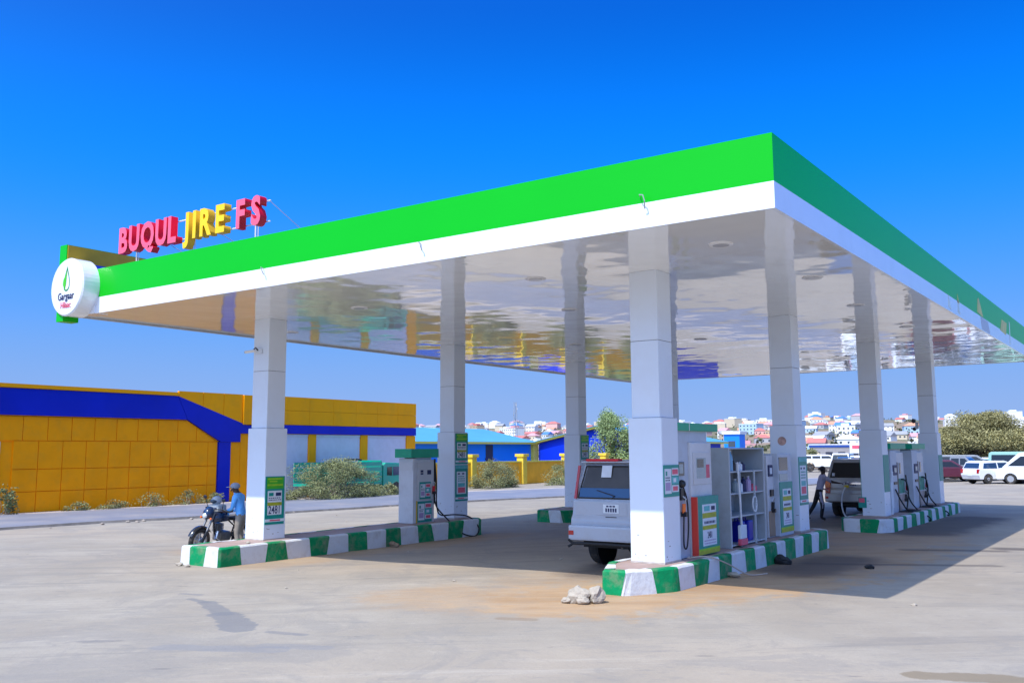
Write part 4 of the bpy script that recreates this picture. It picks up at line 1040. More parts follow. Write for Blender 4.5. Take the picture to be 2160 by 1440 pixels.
# remove solid fill of tyre centre by building tyre as a ring
def ring_tyre(o, r):
    me = MB(); n_ = 32; prof = [(r-.10,-.038),(r-.04,-.058),(r,-.02),(r,.02),(r-.04,.058),(r-.10,.038)]
    k_ = len(prof)
    for i in range(n_):
        a = 2*PI*i/n_
        for q, h in prof: me.v.append((h, math.cos(a)*q, math.sin(a)*q))
    for i in range(n_):
        for j in range(k_):
            me.f.append((i*k_+j, i*k_+(j+1)%k_, ((i+1)%n_)*k_+(j+1)%k_, ((i+1)%n_)*k_+j)); me.m.append(0)
    o.data = me.mesh('wheel', m_tyre, smooth=True)
ring_tyre(mwheel(0, .31), .31); ring_tyre(mwheel(1.33, .31), .31)
for s_ in (-1,1):
    MB().tube([(s_*.085,0,.31),(s_*.085,.20,.74),(s_*.085,.30,.98)], .026, 8).obj('fork_tube', m_engine, mc)
    MB().tube([(s_*.09,0,.29),(s_*.09,.11,.54)], .034, 8).obj('fork_slider', m_blackp, mc)
def fender(cy, r, a0, a1, w_, nm):
    bb = MB(); n_ = 10
    for i in range(n_+1):
        a = a0+(a1-a0)*i/n_
        for x, dr in ((-w_,-.02),(-w_*.5,.015),(w_*.5,.015),(w_,-.02)): bb.v.append((x, cy+math.cos(a)*(r+dr), .31+math.sin(a)*(r+dr)))
    for i in range(n_):
        for q in range(3): bb.f.append((i*4+q,i*4+q+1,(i+1)*4+q+1,(i+1)*4+q)); bb.m.append(0)
    o = bb.obj(nm, m_mck, mc, smooth=True); return o
fender(0, .345, 2.75, .55, .075, 'front_mudguard'); fender(1.33, .36, 2.5, .2, .085, 'rear_mudguard')
def loft(rings, n=12):
    """rings: (cx, cy, cz, rx, rz) ellipses normal to y"""
    bb = MB()
    for (cx, cy, cz, rx, rz) in rings:
        for q in range(n): t = 2*PI*q/n; bb.v.append((cx+rx*math.cos(t), cy, cz+rz*math.sin(t)))
    for i in range(len(rings)-1):
        for q in range(n): bb.f.append((i*n+q, i*n+(q+1)%n, (i+1)*n+(q+1)%n, (i+1)*n+q)); bb.m.append(0)
    bb.f.append(tuple(range(n))[::-1]); bb.f.append(tuple((len(rings)-1)*n+q for q in range(n))); bb.m += [0,0]
    return bb
loft([(0,.30,.80,.03,.05),(0,.36,.83,.13,.12),(0,.55,.86,.155,.15),(0,.75,.84,.12,.12),(0,.84,.79,.06,.06)]).obj('fuel_tank', m_mcb, mc, smooth=True)
loft([(0,.74,.80,.08,.03),(0,.85,.79,.13,.045),(0,1.05,.78,.14,.05),(0,1.3,.82,.12,.05),(0,1.5,.86,.07,.03)]).obj('seat', m_black, mc, smooth=True)
loft([(0,1.05,.70,.06,.05),(0,1.3,.74,.09,.07),(0,1.62,.84,.03,.03)]).obj('tail_fairing', m_mck, mc, smooth=True)
MB().tube([(0,1.6,.80),(0,1.72,.60)], .03, 6).obj('plate_holder', m_blackp, mc)
loft([(0,.06,.92,.05,.06),(0,.10,.93,.11,.12),(0,.20,.96,.13,.15),(0,.30,.99,.08,.10)]).obj('headlight_fairing', m_mcb, mc, smooth=True)
MB().ball((0,.075,.90), .075, 8, (1,.5,.9)).obj('headlight', m_lamp, mc, smooth=True)
MB().tube([(-.36,.44,1.02),(-.20,.36,1.06),(0,.33,1.03),(.20,.36,1.06),(.36,.44,1.02)], .014, 6).obj('handlebar', m_blackp, mc)
for s_ in (-1,1):
    MB().tube([(s_*.30,.41,1.035),(s_*.40,.46,1.01)], .022, 6).obj('grip', m_black, mc)
    MB().tube([(s_*.24,.37,1.05),(s_*.30,.32,1.25)], .008, 5).obj('mirror_stem', m_blackp, mc)
    MB().ball((s_*.31,.31,1.29), .055, 7, (1.2,.35,.8)).obj('mirror', m_blackp, mc, smooth=True)
    MB().ball((s_*.16,.12,.84), .03, 6).obj('indicator', m_orange, mc)
MB().box(-.13,.13,.50,.86,.28,.50).obj('crankcase', m_engine, mc, bevel=.04)
cyl = MB()
for i in range(6): cyl.box(-.10,.10,.44,.62,.50+i*.035,.522+i*.035)
cyl.obj('cylinder_fins', m_engine, mc)
MB().tube([(0,.34,.93),(0,.42,.5),(0,.55,.28),(0,.95,.30),(0,1.05,.60),(0,.85,.74)], .022, 6).obj('frame', m_mck, mc)
for s_ in (-1,1): MB().tube([(s_*.10,.95,.36),(s_*.10,1.33,.31)], .02, 6).obj('swing_arm', m_mck, mc); MB().tube([(s_*.11,1.15,.70),(s_*.11,1.28,.36)], .025, 7).obj('shock_absorber', m_chrome, mc)
MB().tube([(.10,.45,.52),(.13,.38,.36),(.14,.6,.22),(.15,1.0,.26),(.16,1.5,.38)], .028, 8).obj('exhaust_pipe', m_chrome, mc)
MB().tube([(.15,.95,.26),(.17,1.55,.40)], .05, 9).obj('silencer', m_chrome, mc)
MB().tube([(-.12,.8,.25),(-.24,.9,.0)], .012, 5).obj('side_stand', m_blackp, mc)
bag = thing('bag', 'pale grey folded bag lying on the motorcycle tank', 'bag', (-15.10, 3.15, .87), .1)
MB().box(-.19,.19,-.13,.15,-.03,.14).obj('bag_body', mat('grey_cloth',(.45,.47,.47),.8,var=.15,vs=8,bump=.4,bs=12), bag, bevel=.045); MB().box(-.12,.14,-.135,-.125,.03,.07).obj('bag_print', m_navy, bag)
hel = thing('helmet', 'grey motorcycle helmet hung at the far mirror of the motorcycle', 'helmet', (-15.20, 3.22, 1.09))
MB().ball((0,0,0), .115, 12, (1,1.12,1)).obj('helmet_shell', mat('helmet_grey',(.42,.44,.46),.25,coat=.6), hel, smooth=True); MB().ball((0,-.05,-.01), .125, 10, (.8,1.,.45)).obj('visor', m_screen, hel, smooth=True)

# ------------------------------------------------------------------ people
def person(label, loc, rz, joints, edges, radii, cloth, extras=None, group=None):
    """one continuous skinned body; cloth: list of (test, material index)"""
    names = list(joints); me = bpy.data.meshes.new('body'); me.from_pydata([joints[n_] for n_ in names], [(names.index(a), names.index(b_)) for a, b_ in edges], [])
    o = bpy.data.objects.new('body', me); C.objects.link(o)
    md = o.modifiers.new('s', 'SKIN'); 
    for i, n_ in enumerate(names):
        sv = me.skin_vertices[0].data[i]; r = radii[n_]; sv.radius = r if isinstance(r, tuple) else (r, r); sv.use_root = (n_ == 'pelvis')
    sub = o.modifiers.new('d', 'SUBSURF'); sub.levels = 2; sub.render_levels = 2
    dg = bpy.context.evaluated_depsgraph_get(); ev = o.evaluated_get(dg); me2 = bpy.data.meshes.new_from_object(ev)
    bpy.data.objects.remove(o); me2.name = 'body'
    me2.materials.clear()
    for m in cloth['mats']: me2.materials.append(m)
    for p in me2.polygons: p.material_index = cloth['f'](p.center); p.use_smooth = True
    t = thing('person', label, 'person', loc, rz, group)
    put('body', me2, t)
    return t
# attendant bending over the motorcycle: local +y is the way he faces
J = dict(pelvis=(0,0,.86), belly=(0,.02,.99), chest=(0,.07,1.18), upper=(0,.10,1.31), neck=(0,.13,1.41), head=(0,.18,1.49), crown=(0,.20,1.57),
         shL=(-.17,.08,1.31), elL=(-.22,.13,1.04), wrL=(-.15,.33,.97), haL=(-.12,.40,.97),
         shR=(.17,.08,1.31), elR=(.22,.11,1.04), wrR=(.15,.33,.95), haR=(.12,.41,.95),
         hiL=(-.09,0,.82), knL=(-.11,.05,.46), anL=(-.12,-.02,.09), ftL=(-.13,.12,.04),
         hiR=(.09,0,.82), knR=(.13,.08,.46), anR=(.15,.0,.09), ftR=(.16,.14,.04))
def fingers(J, R, Ed, s_):
    h = Vector(J['ha'+s_]); w_ = Vector(J['wr'+s_]); d = (h-w_).normalized(); side = d.cross(Vector((0,0,1))).normalized()
    for i, (off, ln_) in enumerate(((-.032,.065),(-.011,.08),(.011,.075),(.032,.06))):
        a = h+side*off+d*.02; b_ = a+d*ln_*.55+Vector((0,0,-.012)); c_ = b_+d*ln_*.35+Vector((0,0,-.03))
        J[f'f{s_}{i}a'] = tuple(a); J[f'f{s_}{i}b'] = tuple(b_); J[f'f{s_}{i}c'] = tuple(c_)
        for q in 'abc': R[f'f{s_}{i}{q}'] = .0095 if q != 'c' else .008
        Ed += [('ha'+s_, f'f{s_}{i}a'), (f'f{s_}{i}a', f'f{s_}{i}b'), (f'f{s_}{i}b', f'f{s_}{i}c')]
    a = w_+side*(.035 if s_ == 'R' else -.035)*-1+d*.04; b_ = a+d*.035+Vector((0,0,.008))
    J[f't{s_}a'] = tuple(a); J[f't{s_}b'] = tuple(b_); R[f't{s_}a'] = .012; R[f't{s_}b'] = .010
    Ed += [('wr'+s_, f't{s_}a'), (f't{s_}a', f't{s_}b')]
Ed0 = [('pelvis','belly'),('belly','chest'),('chest','upper'),('upper','neck'),('neck','head'),('head','crown'),('upper','shL'),('shL','elL'),('elL','wrL'),('wrL','haL'),('upper','shR'),('shR','elR'),('elR','wrR'),('wrR','haR'),
       ('pelvis','hiL'),('hiL','knL'),('knL','anL'),('anL','ftL'),('pelvis','hiR'),('hiR','knR'),('knR','anR'),('anR','ftR')]
R0 = dict(pelvis=(.15,.12), belly=(.145,.11), chest=(.165,.12), upper=(.15,.10), neck=.052, head=(.082,.095), crown=(.075,.085), shL=.075, elL=.048, wrL=.03, haL=(.035,.022), shR=.075, elR=.048, wrR=.03, haR=(.035,.022),
          hiL=.098, knL=.068, anL=.050, ftL=.042, hiR=.098, knR=.068, anR=.050, ftR=.042)
def face(t, hc, fwd_, up_, m=m_skin):
    """nose, ears, eyes and mouth on a head centred at hc"""
    f = Vector(fwd_).normalized(); u = Vector(up_).normalized(); s_ = f.cross(u).normalized(); hc = Vector(hc)
    n_ = MB(); n_.tube([hc+f*.085+u*.02, hc+f*.112-u*.015], .011, 6, r1=.016); n_.obj('nose', m, t, smooth=True)
    for k_ in (-1,1):
        MB().ball(hc+s_*k_*.086-f*.005, .024, 6, (.5,.8,1.2)).obj('ear', m, t, smooth=True)
        MB().ball(hc+s_*k_*.032+f*.086+u*.022, .010, 6).obj('eye', m_steel, t, smooth=True)
    MB().tube([hc+f*.092-u*.045-s_*.022, hc+f*.096-u*.047, hc+f*.092-u*.045+s_*.022], .007, 5).obj('mouth', m_redside, t)
J1 = dict(J); R1 = dict(R0); E1 = list(Ed0); fingers(J1,R1,E1,'L'); fingers(J1,R1,E1,'R')
m_shirt = mat('blue_shirt', (.14,.46,.92), .8, var=.15, vs=7, bump=.3, bs=14); m_trous = mat('beige_trousers', (.27,.23,.19), .85, var=.12, vs=6, bump=.3, bs=12)
def f1(c):
    if c.z < .075: return 3
    if c.z < .90: return 2
    if c.y > .27 and c.z < 1.05: return 0
    if c.z > 1.40: return 0
    return 1
pr1 = person('man in light blue shirt and grey cap standing between the motorcycle and column', (-14.52, 3.42, -.12), 2.0, J1, E1, R1, dict(mats=[m_skin, m_shirt, m_trous, m_blackp], f=f1))
hc = (0,.345,1.475); face(pr1, (0,.185,1.50), (0,.9,-.40), (0,.35,.9))
cp = MB(); cp.ball((0,.175,1.565), .104, 10, (1,1.12,.78)); cp.obj('cap', mat('grey_cap',(.28,.31,.38),.85,var=.1), pr1, smooth=True)
MB().box(-.07,.07,.26,.38,1.535,1.55).obj('cap_peak', mat('grey_cap',(.28,.31,.38),.85), pr1, bevel=.006)
MB().tube([(-.13,.12,1.38),(-.02,.20,1.14),(.12,.14,.98)], .014, 5).obj('bag_strap', m_navy, pr1)
# attendant reaching to the fuel flap
J2 = dict(pelvis=(0,0,.92), belly=(0,.04,1.05), chest=(0,.11,1.24), upper=(0,.15,1.37), neck=(0,.16,1.47), head=(0,.17,1.57), crown=(0,.17,1.66),
         shL=(-.17,.14,1.37), elL=(-.20,.02,1.12), wrL=(-.17,.18,.98), haL=(-.16,.25,.97),
         shR=(.17,.16,1.37), elR=(.22,.36,1.22), wrR=(.16,.58,1.18), haR=(.15,.65,1.18),
         hiL=(-.09,0,.87), knL=(-.10,-.14,.48), anL=(-.11,-.38,.11), ftL=(-.11,-.27,.045),
         hiR=(.09,0,.87), knR=(.10,.08,.47), anR=(.11,.02,.09), ftR=(.12,.16,.04))
R2 = dict(R0); E2 = list(Ed0); fingers(J2,R2,E2,'L'); fingers(J2,R2,E2,'R')
def f2(c):
    if c.z < .08: return 3
    if c.z < .97 and abs(c.x) < .16 and c.y < .2: return 2
    if c.z > 1.455: return 0
    if c.z < 1.15 and (c.x < -.13): return 0
    if c.y > .34: return 0
    return 1
m_sh2 = mat('pale_grey_shirt', (.40,.38,.50), .8, var=.1, vs=7); m_tr2 = mat('black_trousers', (.014,.014,.02), .85, var=.1)
pr2 = person('attendant in a pale shirt and black trousers reaching to the tail of the silver off-roader', (-5.55, 19.0, 0), -1.05, J2, E2, R2, dict(mats=[m_skin, m_sh2, m_tr2, m_blackp], f=f2))
face(pr2, (0,.18,1.59), (0,1,-.1), (0,.1,1))
MB().ball((0,.145,1.635), .098, 9, (.95,1.05,.85)).obj('hair', m_black, pr2, smooth=True)
hose_t = thing('fuel_hose', 'pale fuel hose and yellow nozzle running to the silver off-roader', 'hose', (-5.2, 19.2, 0))
hose(hose_t, [(.20,.95,1.05),(.12,.80,.85),(.10,.7,.4),(.3,.6,.05),(1.0,.3,.03)], .025, m=m_paper); MB().box(.14,.24,.9,1.1,1.0,1.08).obj('nozzle', mat('strip_yellow2',(.8,.6,.02),.4), hose_t)

# ------------------------------------------------------------------ stones and litter
def rock(x, y, z, r, seed, label, sc=(1,1,.8), name='rock', m=None, grp=None):
    bm = bmesh.new(); bmesh.ops.create_icosphere(bm, subdivisions=3, radius=r)
    for v in bm.verts:
        d = noise.noise(v.co*2.2/r*.5+Vector((seed,0,0)))*.42+noise.noise(v.co*5/r*.5+Vector((0,seed,0)))*.16
        v.co *= (1+d); v.co.x *= sc[0]; v.co.y *= sc[1]; v.co.z *= sc[2]
    me = bpy.data.meshes.new(name); bm.to_mesh(me); bm.free(); me.materials.append(m or m_rock)
    o = put(name, me, None, (x, y, z)); tag(o, label, 'rock', grp); return o
rock(-3.52,.80,.11,.145,1.,'left and larger of the pale rocks against the near island corner',(1.25,.95,.9),grp='pale rocks by the near island')
rock(-3.30,.94,.11,.135,5.,'right of the pale rocks touching the near island corner',(.9,1.0,.95),grp='pale rocks by the near island')
rock(-3.66,.68,.04,.06,9.,'small pale stone at the left of the rock pair',(1.3,.9,.7),grp='pale rocks by the near island')
rock(-3.40,.72,.06,.085,13.,'small pale stone in front between the two rocks',(1.1,.9,.8),grp='pale rocks by the near island')
rock(-12.25,6.35,-.06,.11,21.,'brown stone at the foot of the left island kerb',(1.5,.8,.7),m=mat('brown_rock',(.24,.17,.11),.9,var=.2,vs=5,bump=.6,bs=12))
rock(-13.55,1.05,-.10,.07,31.,'first crumbled stone at the left corner of the left island',(1.5,1,.6),grp='crumbs by the left island'); rock(-13.2,1.0,-.10,.05,33.,'second, smaller crumbled stone at the left corner of the left island',(1.4,1,.6),grp='crumbs by the left island')
rock(-2.62,7.1,.07,.14,41.,'dark lump against the near island kerb',(1.4,.7,.8),m=m_black); rock(-1.0,7.3,.03,.07,43.,'small black scrap on the shaded ground',(1.4,.9,.6),m=m_black)
rock(-2.66,4.7,.05,.07,47.,'pale crumbled concrete at the near kerb',(1.8,.8,.6)); 
t = thing('cable', 'thin pale cable draped over the near kerb', 'cable', (0,0,0)); hose(t, [(-3.1,3.75,.40),(-2.8,3.95,.42),(-2.66,4.5,.25),(-2.5,5.0,.03),(-2.3,5.4,.02)], .012, 'cable_strand', mat('pale_cable',(.5,.4,.33),.6))
for i in range(46):
    a = random.uniform(-26,3.5); c_ = random.uniform(-6,16)
    if -5.9 < a < -1 or -14.5 < a < -11.5: continue
    rock(a, c_, gz(a,c_)+.008, random.uniform(.012,.035), i*3.1, 'small stone lying loose on the forecourt', (1.3,1,.6), name='pebble', grp='loose pebbles on the forecourt')
for i in range(26):
    y = random.uniform(2,26); x = -26.2+.09*max(0,y-5)+random.uniform(.0,1.2)
    rock(x, y, gz(x,y)+.02, random.uniform(.03,.08), i*2.7+200, 'small stone along the broken road edge', (1.3,1,.6), name='pebble', grp='stones along the road edge', m=mat('edge_stone',(.30,.25,.21),.9,var=.2))

# ------------------------------------------------------------------ yellow building
yb = thing('yellow_building', 'long yellow showroom building with blue stripe and roller shutters beyond the road', 'building', (-34, 18, -.12))
ZB = -.12
def Y(y): return y-18
def Z(z): return z-ZB
MB().box(-12,-.09,Y(-18),Y(32.1),0,Z(4.9)).obj('wall', m_yel, yb)
# panels: clip rectangles by the region outline (y, z)
def clip(poly, a, b_, c_, keep=1):
    out = []
    for i in range(len(poly)):
        p, q = poly[i], poly[(i+1)%len(poly)]; dp = a*p[0]+b_*p[1]-c_; dq = a*q[0]+b_*q[1]-c_
        if dp <= 0: out.append(p)
        if dp*dq < 0: t_ = dp/(dp-dq); out.append((p[0]+(q[0]-p[0])*t_, p[1]+(q[1]-p[1])*t_))
    return out
def panel(poly, m, x1, nm='cladding_panel', x0=-.088):
    if len(poly) < 3: return
    MB().prism([(Y(a), Z(b_)) for a, b_ in poly], 0, x0, x1).obj(nm, m, yb)
g = .013
pw_ = 1.03; rows = [(ZB,.72),(.72,1.62),(1.62,2.76),(2.76,3.74)]
y = -17.9; ci = 0
while y < 17.7:
    for ri, (za, zb_) in enumerate(rows):
        off = .35 if ri == 3 else 0.
        ya = y+off; yb_ = ya+pw_
        p = [(ya+g,za+g),(min(yb_,17.66)-g,za+g),(min(yb_,17.66)-g,zb_-g),(ya+g,zb_-g)]
        if ya > 17.5: continue
        if 5.9 < (ya+yb_)/2 < 7.35 and ri < 3: continue
        # cut by the diagonal: from (15.88,3.76) to (17.66,2.74)
        n1 = ((3.76-2.74), (17.66-15.88)); cst = n1[0]*15.88+n1[1]*3.76-.03
        p = clip(p, n1[0], n1[1], cst)
        if len(p) >= 3 and max(q[0] for q in p)-min(q[0] for q in p) > .06: panel(p, m_yel, -.03+random.uniform(-.006,.006))
    y += pw_; ci += 1
MB().box(-.06,-.05,Y(5.95),Y(7.35),0,Z(2.72)).obj('shutter', m_shut, yb)
for i in range(22): MB().box(-.05,-.035,Y(5.98),Y(7.3),.05+i*.128,.05+i*.128+.085).obj('shutter_slat', m_shut, yb)
# blue band, diagonal and column
panel([(-18,3.78),(15.86,3.78),(15.30,4.86),(-18,4.80)], m_blue, .05, 'blue_band')
panel([(15.88,3.78),(17.80,2.76),(18.95,2.76),(18.95,3.18),(19.60,3.18),(19.60,3.58),(19.35,3.58),(15.32,4.86)], m_blue, .052, 'blue_diagonal')
panel([(17.70,-.12),(18.40,-.12),(18.40,2.755),(17.70,2.755)], m_blue, .03, 'blue_column')
# upper parapet
MB().box(-.4,.10,Y(-18),Y(15.3),Z(4.87),Z(5.03)).obj('parapet_cap', m_yel2, yb)
for i, (ya, yc) in enumerate(((15.34,16.7),(16.7,17.9),(17.9,19.05))):
    p = clip([(ya+g,2.7),(yc-g,2.7),(yc-g,5.10),(ya+g,5.10)], -(4.86-3.58), -(19.35-15.32), -((4.86-3.58)*15.32+(19.35-15.32)*4.86)-.02)
    panel(p, m_yel2, .045, 'upper_panel')
panel([(19.07,3.62),(19.95,3.62),(19.95,5.08),(19.07,5.08)], m_yel2, .11, 'upper_panel')
for ya, yc in ((18.42,19.0),(19.02,19.6)): panel([(ya,-.12),(yc,-.12),(yc,2.74 if ya < 19 else 3.16),(ya,2.74 if ya < 19 else 3.16)], m_yel, -.02)
# right part: fascia panels, blue strip, pillars, shutters
yy = 19.97
while yy < 32.0:
    e_ = min(yy+1.75, 32.12)
    panel([(yy+g*.6,4.40+g*.5),(e_-g*.6,4.40+g*.5),(e_-g*.6,5.12),(yy+g*.6,5.12)], m_yel2, .06, 'upper_panel'); panel([(yy+g*.6,3.66),(e_-g*.6,3.66),(e_-g*.6,4.40-g*.5),(yy+g*.6,4.40-g*.5)], m_yel2, .06, 'upper_panel')
    yy += 1.75
MB().box(-.4,.02,Y(19.97),Y(32.12),Z(5.0),Z(5.10)).obj('parapet_cap', m_yel2, yb)
panel([(19.62,3.20),(32.10,3.20),(32.10,3.64),(19.62,3.64)], m_blue, .08, 'blue_strip')
for ya, yc in ((19.62,20.2),(23.50,24.02),(27.42,27.98),(31.32,32.1)): panel([(ya,-.12),(yc,-.12),(yc,3.18),(ya,3.18)], m_yel2, .02, 'pillar')
for ya, yc in ((20.22,23.48),(24.04,27.40),(28.0,31.30)):
    sh = MB().box(-.085,-.06,Y(ya),Y(yc),0,Z(3.06)).obj('shutter', m_shut, yb); MB().box(-.085,-.02,Y(ya),Y(yc),Z(3.06),Z(3.17)).obj('shutter_box', m_shut, yb)
    for i in range(24): MB().box(-.06,-.045,Y(ya)+.01,Y(yc)-.01,.03+i*.13,.03+i*.13+.10).obj('shutter_slat', m_shut, sh)
MB().box(-.9,-.1,Y(-18),Y(32.1),Z(4.9),Z(5.0)).obj('roof_edge', m_galv, yb)
# ------------------------------------------------------------------ blue shed, yellow fence
bs_ = thing('blue_shed', 'low bright blue building with pale cyan roof and yellow eaves behind the bushes', 'building', (-48, 55, 0))
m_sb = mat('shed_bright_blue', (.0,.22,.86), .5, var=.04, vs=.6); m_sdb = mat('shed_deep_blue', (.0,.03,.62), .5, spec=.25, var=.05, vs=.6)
m_cy = mat('cyan_roof', (.10,.34,.50), .45, var=.06, vs=.4); m_eave = mat('yellow_eave', (.70,.60,.08), .5)
MB().box(-12,0,-12,11.6,-.12,2.95).obj('wall', m_sb, bs_)
MB().prism([(-12.4,2.9),(-6.2,4.35),(.45,2.98),(.45,3.08),(-6.2,4.47),(-12.4,3.0)], 1, -12.3, 11.0).obj('roof', m_cy, bs_)
MB().box(.36,.50,-12.3,11.2,2.88,3.06).obj('eave_trim', m_eave, bs_)
MB().box(.002,.03,3.0,4.1,.6,2.8).obj('door_opening', mat('dark_opening',(.03,.035,.06),.6), bs_)
MB().box(.002,.05,2.9,4.2,1.45,1.60).obj('door_bar', m_navy, bs_)
MB().box(.0,.35,10.4,11.2,-.12,2.9).obj('corner_pillar', m_eave, bs_)
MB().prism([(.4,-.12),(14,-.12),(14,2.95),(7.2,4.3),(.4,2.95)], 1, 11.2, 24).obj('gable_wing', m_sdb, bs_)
MB().prism([(-.3,2.85),(7.2,4.34),(14.7,2.85),(14.7,3.0),(7.2,4.5),(-.3,3.0)], 1, 10.7, 24.4).obj('gable_roof', m_eave, bs_)
MB().prism([(-.3,3.003),(7.2,4.503),(14.7,3.003),(14.7,3.05),(7.2,4.56),(-.3,3.05)], 1, 10.6, 24.5).obj('gable_sheeting', m_cy, bs_)
yf = thing('yellow_fence', 'low ochre wall with yellow pillars running in front of the blue building', 'wall', (-35, 45, -.12))
m_fence = mat('ochre_wall', (.85,.40,.01), .7, var=.12, vs=1.2); m_fp = mat('pillar_yellow', (.78,.55,.05), .6, var=.1)
for i, y in enumerate((-12,-6,0,6,12,18,24)):
    MB().box(-.28,.28,y-.26,y+.26,0,1.95).obj('pillar', m_fp, yf, bevel=.02); MB().box(-.38,.38,y-.36,y+.36,1.95,2.15).obj('pillar_cap', m_fp, yf, bevel=.02)
    if y < 24: MB().box(-.1,.1,y+.26,y+5.74,0,1.55).obj('wall_panel', m_fence, yf); MB().box(-.16,.16,y+.26,y+5.74,1.55,1.65).obj('coping', m_eave, yf)

# ------------------------------------------------------------------ vegetation
def foliage_mesh(rx, ry, rz, n, leaf, seed, cz=0., base=.0, clumps=14, flat=1.):
    rnd = random.Random(seed); bb = MB(); cl = []
    for i in range(clumps):
        a = rnd.uniform(0, 2*PI); r = rnd.random()**.5*.8; zz = rnd.uniform(base, 1)
        lim = math.sqrt(max(.05, 1-zz*zz)) if zz > 0 else 1
        cl.append((math.cos(a)*r*lim*rx, math.sin(a)*r*lim*ry, zz*rz*.82, rnd.uniform(.20,.36) if clumps < 20 else rnd.uniform(.11,.27)))
    for i in range(n):
        c_ = cl[rnd.randrange(clumps)]
        v = Vector((rnd.gauss(0,1), rnd.gauss(0,1), rnd.gauss(0,1))).normalized()*(rnd.random()**.45)
        p = Vector((c_[0]+v.x*c_[3]*rx*1.1, c_[1]+v.y*c_[3]*ry*1.1, c_[2]+v.z*c_[3]*rz*flat))
        if p.z < 0: p.z = -p.z*.3
        s_ = leaf*rnd.uniform(.5,1.4); d = Vector((rnd.gauss(0,1),rnd.gauss(0,1),rnd.gauss(0,.7))).normalized(); e_ = d.cross(Vector((rnd.gauss(0,1),rnd.gauss(0,1),rnd.gauss(0,1)))).normalized()*.45
        bb.add([p-d*s_, p+e_*s_, p+d*s_, p-e_*s_], [(0,1,2,3)])
    return bb, cl
def plant(name, label, cat, x, y, rx, ry, rz, n, leaf, seed, m, mt, z0=None, group=None, clumps=16, trunk=0., twigs=16, base=0.):
    z = gz(x, y) if z0 is None else z0
    t = thing(name, label, cat, (x, y, z), 0, group)
    bb, cl = foliage_mesh(rx, ry, rz, n, leaf, seed, clumps=int(clumps*1.7) if clumps >= 18 else clumps, base=base)
    me = bpy.data.meshes.new('foliage'); me.from_pydata(bb.v, [], bb.f); me.materials.append(m)
    put('crown' if trunk else 'foliage', me, t, (0,0,trunk*.75))
    tw = MB(); rnd = random.Random(seed+5)
    if trunk:
        tw.tube([(0,0,-.2),(rnd.uniform(-.1,.1),.05,trunk*.5),(0,0,trunk)], .045*rz+.05, 8, r1=.03*rz)
    for i in range(twigs):
        c_ = cl[i % len(cl)]; b0 = Vector((0,0,trunk*.9)) if trunk else Vector((rnd.uniform(-.6,.6)*rx*.6, rnd.uniform(-.6,.6)*ry*.6, -.05))
        e_ = Vector((c_[0], c_[1], c_[2]+trunk*.75)); mid_ = b0.lerp(e_, .5)+Vector((rnd.uniform(-.1,.1), rnd.uniform(-.1,.1), -.06*rz))
        tw.tube([b0, mid_, e_], (.05*rz*.4 if trunk else .014)+.004, 5, r1=.006)
    tw.obj('trunk' if trunk else 'stems', mt, t, smooth=True)
    return t
m_tips = mat('pale_acacia_leaf', (.25,.265,.11), .7, var=.35, vs=2.0)  # paler leaf colour, the same over the whole plant
plant('thorn_bush','wide grey-green thorn bush in front of the green truck','bush',-31.0,22.5,1.4,4.6,2.15,34000,.036,11,m_tips,m_twig,clumps=26,twigs=70)
plant('thorn_bush','low grassy bush at the right foot of the truck','bush',-30.9,26.4,.5,1.1,.8,1600,.05,12,m_leaf2,m_twig,clumps=12,twigs=30)
plant('thorn_bush','mid-green bush in front of the ochre wall, left of its gap','bush',-32.4,38.2,1.2,3.6,1.9,15000,.042,13,m_leaf2,m_twig,clumps=18,twigs=30)
plant('thorn_bush','wide pale bush in front of the ochre wall, right of its gap','bush',-31.4,46.6,1.2,5.2,2.1,24000,.042,14,m_tips,m_twig,clumps=28,twigs=40)
plant('thorn_bush','bush by the ochre wall hidden behind the back left column','bush',-30.4,55.0,1.2,4.2,2.0,9000,.06,15,m_leaf2,m_twig,clumps=24,twigs=30)
plant('thorn_bush','thin green bush at the foot of the yellow wall by the left edge','bush',-33.3,7.3,.35,.75,1.15,700,.055,16,m_leaf,m_twig,clumps=12,twigs=22)
for i, (y, ry, rz) in enumerate(((10.4,.8,.35),(11.9,1.1,.42),(13.9,1.3,.62),(15.9,1.2,.70),(17.2,.7,.5))):
    plant('weed_clump', ['sparse weeds at the foot of the yellow wall, leftmost clump','sparse weeds at the foot of the yellow wall, second clump from the left','sparse weeds at the foot of the yellow wall, middle clump','tall sparse weeds at the foot of the yellow wall left of the blue column','small weeds at the foot of the blue column'][i], 'weeds', -33.4, y, .3, ry, rz, 900, .036, 30+i, m_leaf2 if i%2 else m_tips, m_twig, clumps=10, twigs=18, group='weeds along the yellow wall')
plant('weed_clump','low weeds at the left of the big thorn bush','weeds',-31.6,20.2,.4,.8,.5,700,.05,38,m_leaf2,m_twig,clumps=8,twigs=14)
plant('acacia_tree','feathery bright green tree between two columns above the near off-roader','tree',-38.0,63.6,2.9,2.9,4.9,22000,.08,51,mat('feathery_leaf',(.26,.34,.13),.6,var=.4,vs=.8),m_bark,trunk=1.6,clumps=34,twigs=34)
plant('acacia_tree','small rounded tree left of the feathery tree, behind the off-roader roof','tree',-36.5,66.5,2.2,2.2,2.6,4000,.12,52,m_leaf,m_bark,trunk=1.2,clumps=18,twigs=18)
plant('umbrella_tree','broad olive-brown tree spreading over the parked cars at the right','tree',-10.9,86.0,6.3,4.2,4.6,80000,.085,53,m_leaf3,m_bark,trunk=2.0,clumps=46,twigs=30)
